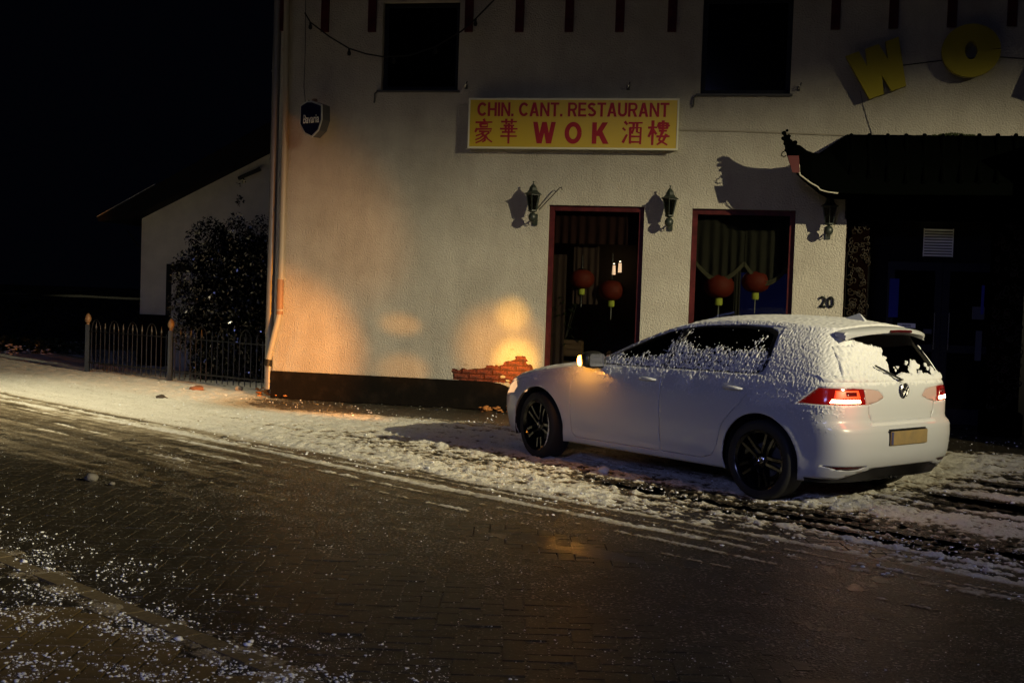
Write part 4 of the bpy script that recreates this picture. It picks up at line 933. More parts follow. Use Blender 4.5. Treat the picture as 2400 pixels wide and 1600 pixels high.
# leaf litter at the foot of the wall
def litter(px0,px1,n,name,lbl):
    P=[];
    for k in range(n):
        t=random.random(); x=px0[0]+(px1[0]-px0[0])*t; y=px0[1]+(px1[1]-px0[1])*t+random.gauss(0,4); g_=gnd(x,y); P.append((g_[0],g_[1],random.uniform(.0,.06)))
    o=blobs(name,np.array(P),rng.uniform(.01,.035,n),M['orange'],aniso=np.array([1.3,1,.5])); o['label']=lbl; o['category']='leaf litter'
litter((590,905),(680,910),90,'leaf_litter','brown fallen leaves and plaster crumbs heaped below the rain pipe')
litter((1100,938),(1172,945),60,'plaster_rubble','crumbled brick and plaster rubble at the foot of the wall before the car nose')

# ================================================================== street lamp (outside the frame, gives the light)
sl_=empty('street_lamp',(LAMP.x+1.2,LAMP.y-.6,0),0,'tall street lamp beside the road outside the picture','street lamp')
MB().tube([(0,0,0),(0,0,4),(0,0,7.6),(-.5,.3,7.9),(-1.0,.5,7.85)],[.08,.07,.05,.04,.035],10).obj('pole',M['zinc'],sl_)
MB().box(-1.55,-.9,.35,.75,7.78,7.88,.02).obj('lamp_head',M['zinc'],sl_)
# ================================================================== CAR
YAW=.863
car=empty('parked_car',(2.645,10.147,0),PI-YAW,'white snow-dusted five-door hatchback parked on the pavement with its lights on','car')
CM=Matrix.Translation((2.645,10.147,0))@Matrix.Rotation(PI-YAW,4,'Z')
M['paint']=node_mat('white_car_paint',(.46,.475,.51),.30,spec=.5,coat=.35,bump=(260,.05,.001))
M['carblack']=node_mat('black_trim',(.008,.008,.009),.35)
M['cglass']=glass_mat('dark_car_glass',(.16,.17,.16),.03,.22)
M['rubber']=node_mat('tyre_rubber',(.010,.010,.011),.75,bump=(120,.4,.003))
M['rim']=node_mat('gloss_black_rim',(.003,.003,.004),.16,spec=.6)
M['under']=node_mat('underbody',(.006,.006,.007),.8)
def cs(pts):
    xs,ys=np.array(sorted(pts)).T
    def f(x):
        x=np.clip(np.asarray(x,float),xs[0],xs[-1]); i=np.clip(np.searchsorted(xs,x)-1,0,len(xs)-2)
        h=xs[i+1]-xs[i]; t=(x-xs[i])/h; d=np.gradient(ys,xs); 
        h00=2*t**3-3*t**2+1;h10=t**3-2*t**2+t;h01=-2*t**3+3*t**2;h11=t**3-t**2
        return h00*ys[i]+h10*h*d[i]+h01*ys[i+1]+h11*h*d[i+1]
    return f
zc=cs([(3.48,.66),(3.42,.70),(3.3,.765),(3.1,.835),(2.8,.905),(2.5,.955),(2.2,.99),(2.02,1.02),(1.85,1.09),(1.6,1.205),(1.35,1.31),(1.15,1.375),(.9,1.42),(.6,1.445),(.3,1.452),(0,1.448),(-.25,1.432),(-.5,1.405),(-.62,1.39)])
ze=cs([(3.48,.62),(3.42,.645),(3.3,.70),(3.1,.77),(2.8,.845),(2.5,.895),(2.25,.925),(2.08,.955),(1.9,1.02),(1.6,1.155),(1.35,1.255),(1.15,1.32),(.9,1.365),(.6,1.39),(.3,1.40),(0,1.395),(-.25,1.378),(-.5,1.35),(-.62,1.335)])
ye=cs([(3.48,.60),(3.3,.66),(3.1,.71),(2.8,.745),(2.5,.765),(2.2,.765),(2.0,.735),(1.7,.675),(1.4,.625),(1.15,.60),(.8,.59),(.3,.585),(-.2,.565),(-.45,.545),(-.62,.53)])
zb=cs([(3.48,.56),(3.3,.64),(3.1,.71),(2.8,.79),(2.5,.85),(2.2,.90),(1.9,.935),(1.4,.952),(.8,.968),(.2,.982),(-.3,.995),(-.62,1.0)])
wp=cs([(3.48,.84),(3.3,.895),(3.1,.935),(2.8,.975),(2.5,.992),(2.0,1.0),(1.0,1.0),(.2,1.0),(-.2,.99),(-.45,.97),(-.62,.95)])
ysec=cs([(0,.845),(.08,.865),(.25,.878),(.45,.893),(.62,.899),(.72,.899),(.80,.893),(.86,.880),(.93,.868),(1.0,.842)])  # fraction sill->belt
ZB0=.205
xr=cs([(.15,-.60),(.22,-.66),(.34,-.745),(.48,-.768),(.58,-.765),(.635,-.752),(.66,-.722),(.72,-.712),(.82,-.712),(.90,-.706),(.96,-.690),(1.0,-.665),(1.1,-.612),(1.2,-.555),(1.3,-.492),(1.36,-.455)])
xf=cs([(.15,3.38),(.22,3.43),(.34,3.475),(.5,3.485),(.6,3.475),(.66,3.45),(.72,3.40)])
def sect_y(x,r):      # r 0..rb sill->belt ; rb..1 belt->top edge
    rb=.62
    lo=ysec(np.clip(r/rb,0,1))*wp(x)
    t=np.clip((r-rb)/(1-rb),0,1); yb=ysec(np.full_like(np.asarray(x,float),1.0))*wp(x)
    up=yb+(ye(x)-yb)*(t+.16*t*(1-t)*-1.0)
    up=up+.022*np.sin(PI*t)
    return np.where(r<=rb,lo,up)
def sect_z(x,r):
    rb=.62; x=np.asarray(x,float)
    return np.where(r<=rb,ZB0+(zb(x)-ZB0)*np.clip(r/rb,0,1),zb(x)+(ze(x)-zb(x))*np.clip((r-rb)/(1-rb),0,1))
def flare(x,z):
    f=0
    for wx in (0,2.63):
        d=np.hypot(x-wx,z-.32); f=f+.014*np.exp(-((d-.36)/.05)**2)*(z>.2)
    f=f-.010*np.exp(-((z-.30-.02*(x-1))/.05)**2)*sstep(.42,.6,x)*(1-sstep(2.0,2.2,x))
    return f
NRr,NS,NFr=34,170,30
RR=np.concatenate([np.linspace(0,.62,34),np.linspace(.62,1,20)[1:]])
ring=[]
def capcurve(w,xe,inward,a,p,n):     # from centre to side
    t=np.linspace(0,PI/2,400); y=w*np.sin(t)**(2/p); x=a-a*np.cos(t)**(2/p)
    L=np.concatenate([[0],np.cumsum(np.hypot(np.diff(x),np.diff(y)))]); q=np.linspace(0,L[-1],n)
    return xe+inward*np.interp(q,L,x),np.interp(q,L,y)
for r in RR:
    # effective end positions at this row
    zre=float(sect_z(-.6,r)); zfe=float(sect_z(3.4,r)); xe=float(xr(zre)); xfe=float(xf(zfe)); ar=.36; af=.55
    xa,xb_=xe+ar,xfe-af
    X_=[];Y_=[]
    cx,cy=capcurve(1.,xe,1,ar,4.2 if r<.62 else 4.8,NRr); wv=sect_y(np.array([xa]),r)[0]
    yy=cy*sect_y(cx,r); X_+=list(cx); Y_+=list(yy)
    xs=np.linspace(xa,xb_,NS+1)[1:]; X_+=list(xs); Y_+=list(sect_y(xs,np.full_like(xs,r)))
    cx,cy=capcurve(1.,xfe,-1,af,2.7,NFr); cx,cy=cx[::-1][1:],cy[::-1][1:]
    X_+=list(cx); Y_+=list(cy*sect_y(cx,np.full_like(cx,r)))
    X_=np.array(X_);Y_=np.array(Y_); Z_=sect_z(X_,r)
    # the cap rows near the ends bend to the crowned top line
    if True:
        yy=ye(X_); crown=(zc(X_)-ze(X_))*(1-np.clip(Y_/np.maximum(yy,.1),0,1)**2); Z_=Z_+crown*max(0,(r-.62)/.38)**1.5*(1-sstep(.97,1.,Y_/np.maximum(sect_y(X_,r),.1)))
    Y_=Y_+flare(X_,Z_)*np.clip((Y_/np.maximum(sect_y(X_,r),.1)-.85)/.15,0,1)
    ring.append(np.stack([X_,Y_,Z_],-1))
ring=np.array(ring); nr,nk=ring.shape[:2]
# top cap lines
top=ring[-1]; TJ=14
V=[];idx={}
def addv(p): V.append(tuple(p)); return len(V)-1
Lf=[[addv(p) for p in row] for row in ring]
Rt=[[ (Lf[i][k] if ring[i,k,1]<1e-6 else addv((ring[i,k,0],-ring[i,k,1],ring[i,k,2]))) for k in range(nk)] for i in range(nr)]
Fc=[]
for i in range(nr-1):
    for k in range(nk-1):
        for G,fl in ((Lf,0),(Rt,1)):
            q=[G[i][k],G[i+1][k],G[i+1][k+1],G[i][k+1]]; Fc.append(q if fl else q[::-1])
def cap(rowL,rowR,row,zfun,flip):
    lines=[]
    for k in range(nk):
        if rowL[k]==rowR[k]: lines.append([rowL[k]]*(TJ+1)); continue
        x,y,z=row[k]; l=[rowL[k]]
        for j in range(1,TJ):
            yy_=y*(1-2*j/TJ); l.append(addv((x,yy_,zfun(x,yy_,y,z))))
        l.append(rowR[k]); lines.append(l)
    for a,b in zip(lines,lines[1:]):
        for j in range(TJ):
            q=[a[j],a[j+1],b[j+1],b[j]]; q2=[]
            for v in q:
                if v not in q2: q2.append(v)
            if len(q2)>=3: Fc.append(q2[::-1] if flip else q2)
cap(Lf[-1],Rt[-1],top,lambda x,yy_,y,z:z+(float(zc(x))+.0-z)*(1-(yy_/max(y,1e-4))**2) if y>.3 else z+ (float(zc(x))-z)*(1-(yy_/max(y,1e-4))**2)*1.0,False)
cap(Lf[0],Rt[0],ring[0],lambda x,yy_,y,z:z,True)
bme_=bpy.data.meshes.new('hull'); bme_.from_pydata(V,[],Fc); 
bm=bmesh.new(); bm.from_mesh(bme_); bmesh.ops.remove_doubles(bm,verts=bm.verts,dist=1e-5); bmesh.ops.recalc_face_normals(bm,faces=bm.faces)
for f in bm.faces: f.smooth=True
HULL=BVHTree.FromBMesh(bm); bm.to_mesh(bme_); bm.free()
hull=bpy.data.objects.new('hull',bme_); C.objects.link(hull)

def cutter_obj(me): o=bpy.data.objects.new('cut',me); C.objects.link(o); return o
def prism_y(poly,y0,y1):
    return MB().prism(poly,Matrix.Translation((0,y1,0))@UPR,y1-y0).mesh()
def prism_x(poly,x0,x1):   # poly (y,z)
    R=Matrix(((0,0,1,0),(1,0,0,0),(0,1,0,0),(0,0,0,1)))
    return MB().prism(poly,Matrix.Translation((x0,0,0))@R,x1-x0).mesh()
def prism_z(poly,z0,z1): return MB().prism(poly,Matrix.Translation((0,0,z0)),z1-z0).mesh()
def bool_me(me,cut,op):
    a=bpy.data.objects.new('a',me); C.objects.link(a); c=cutter_obj(cut)
    md=a.modifiers.new('b','BOOLEAN'); md.object=c; md.operation=op; md.solver='EXACT'
    dg=bpy.context.evaluated_depsgraph_get(); r=bpy.data.meshes.new_from_object(a.evaluated_get(dg))
    bpy.data.objects.remove(a); bpy.data.objects.remove(c); return r
def skin(me,tol=1.5e-3,keep=None):
    bm=bmesh.new(); bm.from_mesh(me); kill=[]
    for f in bm.faces:
        c=f.calc_center_median(); r=HULL.find_nearest(c)
        bad=r[3]>tol+.0025*(f.calc_area()>1e-3)
        if not bad and (r[1].dot(f.normal)<.35): bad=True
        if not bad and keep and not keep(c): bad=True
        if bad: kill.append(f)
    bmesh.ops.delete(bm,geom=kill,context='FACES')
    for f in bm.faces: f.smooth=True; f.material_index=0
    m=bpy.data.meshes.new('skin'); bm.to_mesh(m); bm.free(); m.set_sharp_from_angle(angle=math.radians(38)); return m
def panel(name,me,mat,parent=car,off=0.,thick=.012,keep=None,skinned=False):
    sk=me if skinned else skin(me,keep=keep)
    if off:
        bm=bmesh.new(); bm.from_mesh(sk); bm.normal_update()
        for v in bm.verts:
            r=HULL.find_nearest(v.co); v.co+=r[1]*off
        bm.to_mesh(sk); bm.free()
    sk.materials.clear(); sk.materials.append(mat); sk.name=name
    o=bpy.data.objects.new(name,sk); C.objects.link(o); o.parent=parent
    md=o.modifiers.new('thickness','SOLIDIFY'); md.thickness=thick; md.offset=-1
    return o
def shrink(poly,d): return inset(poly,d)
def rounded(poly,r=.03,n=4):
    out=[]; N=len(poly)
    for i in range(N):
        p0,p1,p2=[Vector(poly[j]) for j in ((i-1)%N,i,(i+1)%N)]
        a=p1+(p0-p1).normalized()*min(r,(p0-p1).length*.45); b=p1+(p2-p1).normalized()*min(r,(p2-p1).length*.45)
        for k in range(n+1):
            t=k/n; out.append(tuple(a*(1-t)**2+p1*2*t*(1-t)+b*t*t))
    return out
g=.0028
WIN=rounded([(1.99,.952),(1.3,.965),(.6,.980),(.10,.990),(.02,1.02),(.0,1.12),(.03,1.325),(.12,1.362),(.4,1.372),(.75,1.362),(1.05,1.325),(1.35,1.235),(1.62,1.118),(1.85,1.015)],.022)
FD=rounded([(1.06,.262),(2.135,.262),(2.165,.34),(2.175,.6),(2.165,.80),(2.09,.930),(1.9,.940),(1.06,.958)],.04)
RD=rounded([(1.06,.262),(.60,.262),(.48,.30),(.425,.40),(.38,.56),(.28,.68),(.15,.80),(.10,.90),(.085,.980),(.6,.970),(1.06,.958)],.035)
GL=rounded([(-.60,1.338),(.60,1.338),(.655,1.20),(.715,1.03),(.70,.99),(.3,.965),(-.3,.965),(-.70,.99),(-.715,1.03),(-.655,1.20)],.03)
HT=rounded([(-.63,1.350),(.63,1.350),(.685,1.20),(.745,1.0),(.70,.935),(.50,.92),(.49,.86),(.47,.80),(.46,.73),(.42,.665),(-.42,.665),(-.46,.73),(-.47,.80),(-.49,.86),(-.50,.92),(-.70,.935),(-.745,1.0),(-.685,1.20)],.02)
LAMPR=[rounded([(s_*.27,.855),(s_*.33,.905),(s_*.45,.925),(s_*.62,.93),(s_*1.1,.93),(s_*1.1,.805),(s_*.46,.805),(s_*.36,.825)],.02) for s_ in (1,-1)]
LAMPS=[(-1.1,.70),(-.345,.805),(-.36,.812),(-.50,.932),(-1.1,1.0)]
# dark lower apron, side sills
body=bme_.copy()
cutters=[]
arch=lambda wx,rad:MB().lathe([(0,-1.2),(rad,-1.2),(rad,1.2),(0,1.2)],64,Matrix.Translation((wx,0,.325))@Matrix.Rotation(PI/2,4,'X')).mesh()
for wx in (0,2.63): body=bool_me(body,arch(wx,.365),'DIFFERENCE')
body=bool_me(body,MB().box(.45,2.15,-.55,.55,.1,.9).mesh(),'DIFFERENCE') if False else body
full=body
WINc=prism_y(WIN,-1.2,1.2); win=bool_me(bme_,WINc,'INTERSECT')
lampcut=[bool_me(prism_y(LAMPS,.05*s_ if s_>0 else -1.2,1.2 if s_>0 else -.05),prism_x(L_,-1.2,-.2),'INTERSECT') for L_,s_ in zip(LAMPR,(1,-1))]
body=bool_me(body,WINc,'DIFFERENCE')
for ln in lampcut: body=bool_me(body,ln.copy(),'DIFFERENCE')
parts_=[]
for s_ in (1,-1):
    for nm,pl_ in (('front_door',FD),('rear_door',RD)):
        y0,y1=(.45,1.2) if s_>0 else (-1.2,-.45)
        d=bool_me(full,prism_y(shrink(pl_,g),y0,y1),'INTERSECT'); body=bool_me(body,prism_y(pl_,y0,y1),'DIFFERENCE'); parts_.append((nm,d,s_))
hatch=bool_me(full,prism_x(shrink(HT,g),-1.2,-.30),'INTERSECT')
for ln in lampcut: hatch=bool_me(hatch,ln.copy(),'DIFFERENCE')
GLc=prism_x(GL,-1.2,-.30); glass=bool_me(full,GLc,'INTERSECT'); hatch=bool_me(hatch,GLc,'DIFFERENCE')
body=bool_me(body,prism_x(HT,-1.2,-.30),'DIFFERENCE')
WS=[(2.0,-.70),(1.98,0),(2.0,.70),(1.25,.565),(1.18,0),(1.25,-.565)]
WS=[(2.06,0),(2.0,.66),(1.22,.555),(1.15,0),(1.22,-.555),(2.0,-.66)]
WSc=prism_z(rounded(WS,.05),.9,1.6); ws=bool_me(full,WSc,'INTERSECT'); body=bool_me(body,WSc,'DIFFERENCE')
APR=MB().box(-1,-.33,-1.2,1.2,.1,.318).mesh()
hood=[(2.12,0),(2.16,.70),(2.8,.715),(3.2,.64),(3.36,.45),(3.41,0),(3.36,-.45),(3.2,-.64),(2.8,-.715),(2.16,-.70)]
HDc=prism_z(rounded(hood,.05),.6,1.3); hd_=bool_me(full,prism_z(shrink(rounded(hood,.05),g),.6,1.3),'INTERSECT'); body=bool_me(body,HDc,'DIFFERENCE')
HL=[(3.02,.60),(2.98,.66),(3.05,.735),(3.25,.705),(3.6,.66),(3.6,.55),(3.3,.56)]
hlc=[bool_me(prism_y(HL,.30 if s_>0 else -1.2,1.2 if s_>0 else -.30),MB().box(2.5,4,-1.2,1.2,.4,.9).mesh(),'INTERSECT') for s_ in (1,-1)]
heads=[]
for h_ in hlc: heads.append(bool_me(full,h_.copy(),'INTERSECT')); body=bool_me(body,h_.copy(),'DIFFERENCE'); hd_=bool_me(hd_,h_.copy(),'DIFFERENCE')
# rear lower black apron shape (arched cut of the white bumper)
AP=[(-1.0,.10),(1.0,.10),(1.0,.235),(.70,.235),(.58,.275),(.40,.315),(-.40,.315),(-.58,.275),(-.70,.235),(-1.0,.235)]
APc=prism_x(AP,-1.2,-.40); apron=bool_me(full,APc,'INTERSECT'); body=bool_me(body,APc,'DIFFERENCE')
REF=[[(s_*.50,.335),(s_*.83,.338),(s_*.76,.312),(s_*.66,.303),(s_*.57,.31)] for s_ in (1,-1)]
refs=[]
for q_ in REF:
    c=prism_x(q_,-1.2,-.35); refs.append(bool_me(full,c.copy(),'INTERSECT')); body=bool_me(body,c,'DIFFERENCE')
panel('body',body,M['paint'],keep=lambda c:not(c.z<ZB0+.004))
panel('underside',full,M['under'],keep=lambda c:c.z<ZB0+.003 and not (abs(c.y)>.78),thick=.004)
door_objs=[]
for nm,d,s_ in parts_:
    o=panel('door',d,M['paint'],keep=lambda c:True); door_objs.append(o)
hatch_o=panel('tailgate',hatch,M['paint']); panel('bonnet',hd_,M['paint'])
panel('rear_apron',apron,M['carblack'],off=-.004)
for r_ in refs: panel('reflector',r_,node_mat('dark_red_reflector',(.05,.004,.006),.2),off=-.004,thick=.003)
panel('windscreen',ws,M['cglass'],off=-.006,thick=.004)
panel('rear_window',glass,M['cglass'],off=-.006,thick=.004)
# side glazing: black surround and two panes each side
def split_win(s_):
    keep=lambda c:c.y*s_>0
    fr_=[(1.99,.80),(1.14,.80),(1.02,1.5),(1.99,1.5)]
    G1=rounded([(1.90,.968),(1.12,.978),(1.04,1.310),(1.15,1.292),(1.36,1.213),(1.60,1.107),(1.82,1.010)],.02)
    G2=rounded([(1.03,.980),(.12,1.005),(.05,1.035),(.035,1.12),(.065,1.305),(.15,1.338),(.4,1.349),(.75,1.342),(.96,1.322)],.025)
    rest=win
    for G_ in (G1,G2):
        c=prism_y(G_,-1.2,1.2); pn=bool_me(win,c.copy(),'INTERSECT'); rest=bool_me(rest,c,'DIFFERENCE')
        panel('side_window',pn,M['cglass'],off=-.007,thick=.004,keep=keep)
    panel('window_surround',rest,M['carblack'],off=-.002,thick=.008,keep=keep)
split_win(1); split_win(-1)
# tail lamps
M['redlens']=node_mat('red_lens',(.16,.004,.004),.12,spec=.7,emit=((1,.02,.01),.05))
M['whitelens']=node_mat('pale_lens',(.42,.30,.28),.25,spec=.6)
M['redglow']=node_mat('lit_brake_segment',(1,.1,.02),.4,emit=((1,.02,.008),.55))
M['hotglow']=node_mat('lit_tail_bar',(1,.6,.3),.4,emit=((1,.50,.26),34))
M['amber']=node_mat('lit_indicator',(1,.5,.05),.4,emit=((1,.40,.04),30))
M['darkred']=node_mat('unlit_red_lens',(.06,.004,.004),.15,emit=((1,.02,.01),.03))
for ln,s_ in zip(lampcut,(1,-1)):
    tl=bool_me(full,ln.copy(),'INTERSECT')
    lm=panel('tail_lamp',tl,M['redlens'],off=-.003,thick=.01)
    def seg(nm,poly,mat,lmt=(-1.2,-.2),of=.0015):
        m_=bool_me(full,prism_x([(s_*y,z) for y,z in poly],*lmt),'INTERSECT')
        for q_ in [bool_me(m_,ln.copy(),'INTERSECT')]: return panel(nm,q_,mat,parent=lm,off=of,thick=.003,keep=lambda c:c.y*s_>0)
    seg('light_bar',[(.56,.820),(.813,.820),(.80,.846),(.565,.844)],M['hotglow'])
    seg('brake_segment',[(.56,.852),(.79,.852),(.77,.915),(.58,.915)],M['redglow'] if s_>0 else M['redlens'])
    seg('dark_segment',[(.60,.872),(.70,.872),(.70,.902),(.60,.902)],M['darkred'],of=.003)
    seg('snowy_lens',[(.26,.80),(.50,.80),(.52,.935),(.26,.935)],M['whitelens'])
    l=bpy.data.lights.new('tail_light','POINT'); l.energy=.55 if s_>0 else .2; l.color=(1,.10,.04); l.shadow_soft_size=.04
    o=bpy.data.objects.new('tail_light',l); C.objects.link(o); o.parent=car; o.location=(-.80,.70*s_,.80)
# headlamps with beams on the wall
for h_,s_ in zip(heads,(1,-1)):
    panel('headlamp',h_,node_mat('headlamp_glass',(.25,.22,.18),.1,spec=.8,emit=((1,.55,.25),.9)),off=-.002,thick=.006)
# spoiler
sp=MB(); n_=40; pr=[]
yy_=np.linspace(-.560,.560,n_); rings_=[]
for y in yy_:
    t=abs(y)/.56; zt=1.404-.045*t**2-.012*t**6; xe_=-.665+.125*t**3; x0_=-.44
    rings_.append([sp.bm.verts.new(p) for p in ((x0_,y,zt+.004),(-.53,y,zt+.004-.004),(xe_+.02,y,zt-.013),(xe_,y,zt-.024),(xe_+.01,y,zt-.046),(-.54,y,zt-.058),(x0_,y,zt-.03))])
for a,b in zip(rings_,rings_[1:]):
    for k in range(7): sp.bm.faces.new((a[k],a[(k+1)%7],b[(k+1)%7],b[k]))
sp.bm.faces.new(rings_[0]); sp.bm.faces.new(rings_[-1][::-1])
spo=sp.obj('spoiler',M['paint'],car,sm=40)
m=MB()
b0=[]
for y in np.linspace(-.15,.15,13): t=abs(y)/.56; zt=1.404-.045*t*t; xe_=-.665+.125*t**3; b0.append((xe_-.0005,y,zt-.034))
m.tube(b0,.0105,6); m.obj('high_brake_light',node_mat('dark_brake_lens',(.04,.003,.004),.2),spo)
# shark fin
m=MB(); A_=[m.bm.verts.new(p) for p in ((-.28,0,1.50),(-.10,.02,1.435),(-.10,-.02,1.435),(-.36,.025,1.42),(-.36,-.025,1.42))]
for f_ in ((0,1,2),(0,3,1),(0,2,4),(0,4,3),(1,3,4,2)): m.bm.faces.new([A_[i] for i in f_])
m.obj('roof_antenna',M['paint'],car)
# emblem and wiper on the tailgate
em=MB(); em.lathe([(.052,-.006),(.060,0),(.052,.006),(.046,0),(.052,-.006)],32); 
for a,b in (((-.033,.034),(-.0,.004)),((0,.004),(.033,.034)),((-.046,.010),(-.020,-.040)),((-.020,-.040),(0,-.004)),((0,-.004),(.020,-.040)),((.020,-.040),(.046,.010))): em.tube([(a[0],a[1],0.001),(b[0],b[1],0.001)],.0052,6)
EMR=Matrix(((0,0,-1,0),(-1,0,0,0),(0,1,0,0),(0,0,0,1)))
e_=em.obj('emblem',M['chrome'],hatch_o,sm=50); e_.matrix_local=Matrix.Translation((-.724,0,.905))@EMR
dk=MB().lathe([(0,-.003),(.05,-.003),(.05,.001),(0,.001)],32).obj('emblem_disc',M['carblack'],hatch_o); dk.matrix_local=Matrix.Translation((-.7185,0,.905))@EMR
MB().tube([(-.70,0,.99),(-.715,.04,.99),(-.66,.33,1.10)],.008,6).obj('wiper',M['carblack'],hatch_o)
# number plate with its tray
MB().box(-.776,-.70,-.275,.275,.475,.612,.012).obj('plate_tray',M['carblack'],car)
M['nplate']=node_mat('yellow_number_plate',(.27,.19,.08),.5,noise=(9,(.20,.15,.08),.4,.7))
pl_=MB().box(-.786,-.776,-.26,.26,.487,.597,.004).obj('number_plate',M['nplate'],car); MB().box(-.7875,-.786,.228,.256,.492,.592).obj('plate_band',node_mat('slate_plate_band',(.05,.05,.12),.5),pl_)
# door handles, mirrors, sills
def surf_y(x,z,s_=1):
    r=HULL.ray_cast(Vector((x,2*s_,z)),Vector((0,-s_,0))); return r[0],r[1]
for s_ in (1,-1):
    for k,hx in enumerate((1.22,.28)):
        p,_=surf_y(hx,.865,s_); hp=[]
        for t in np.linspace(0,1,9): hp.append((p.x-.10+.20*t,p.y+s_*(.004+.034*math.sin(PI*min(1,t*1.02))**.5),p.z+.008*math.sin(PI*t)-.004*(t)))
        MB().tube(hp,[.008,.013,.015,.015,.015,.015,.015,.013,.008],10).obj('handle',M['paint'],door_objs[(0 if s_>0 else 2)+k],sm=60)
    mp=Vector((1.80,s_*.86,.985))
    bm=bmesh.new(); bmesh.ops.create_icosphere(bm,subdivisions=3,radius=1)
    for v in bm.verts:
        x,y,z=v.co; v.co=Vector((x*.065 if x<0 else x*.11,(np.sign(y)*abs(y)**.8)*.12,(np.sign(z)*abs(z)**.75)*.078)); v.co.y+=0
        if v.co.x<-.045: v.co.x=-.045
    me=bpy.data.meshes.new('mirror'); bm.to_mesh(me); bm.free(); me.shade_smooth(); mi=link('mirror',me,M['carblack'],car,mp+Vector((.02,s_*.10,.01)))
    MB().tube([(0,-s_*.11,-.05),(0,-s_*.0,-.055),(0,.02*s_,-.04)],[.03,.03,.02],8).obj('mirror_arm',M['carblack'],mi)
    MB().tube([(.055,s_*.085,-.010),(.085,s_*.055,-.008),(.104,s_*.01,-.006)],[.006,.009,.006],8).obj('indicator',M['amber'] if s_>0 else M['carblack'],mi)
    if s_>0:
        MB().lathe([(0,-.02),(.034,-.012),(.040,.004),(0,.026)],12).obj('lit_lens',M['amber'],mi,loc=(.074,.092,-.012),rot=(PI/2,0,-.5)).scale=(1.25,1.25,1.1)
    MB().box(-.048,-.044,-.09,.09,-.055,.055,.01).obj('mirror_glass',M['chrome'],mi)
l=bpy.data.lights.new('mirror_indicator','POINT'); l.energy=3.5; l.color=(1,.40,.05); l.shadow_soft_size=.02
o=bpy.data.objects.new('mirror_indicator',l); C.objects.link(o); o.parent=car; o.location=(1.99,1.07,.975)
# a plain cabin so the glass is not empty
m=MB(); m.box(.2,1.9,-.62,.62,.30,.34); m.obj('cabin_floor',M['under'],car)
for sx,sy in ((1.0,.36),(1.0,-.36)):
    st=MB(); st.box(sx-.05,sx+.42,sy-.24,sy+.24,.40,.58,.05); st.box(sx-.22,sx-.06,sy-.22,sy+.22,.50,1.10,.05); st.box(sx-.22,sx-.12,sy-.12,sy+.12,1.12,1.28,.04); st.obj('seat',M['carblack'],car)
m=MB(); m.box(-.15,.35,-.6,.6,.40,.55,.05); m.box(-.32,-.16,-.6,.6,.5,1.02,.05); m.obj('rear_bench',M['carblack'],car)
m=MB(); m.box(1.65,2.0,-.62,.62,.5,.93,.05); m.obj('dashboard',M['carblack'],car)
# wheel housings
for wx in (0,2.63):
    MB().lathe([(.366,-.80),(.40,-.80),(.40,.80),(.366,.80),(.366,-.80)],48,Matrix.Translation((wx,0,.325))@Matrix.Rotation(PI/2,4,'X'),ang=2*PI).obj('wheel_housing',M['under'],car) if False else None
    for s_ in (1,-1):
        m=MB(); vs=[]
        for k in range(25):
            t=-.35+(PI+.7)*k/24; vs.append([m.bm.verts.new((wx+.364*math.cos(t),s_*y,.325+.364*math.sin(t))) for y in (.845,.45)])
        for a,b in zip(vs,vs[1:]): m.bm.faces.new((a[0],a[1],b[1],b[0]))
        m.bm.faces.new([v[1] for v in vs]); m.obj('wheel_housing',M['under'],car)
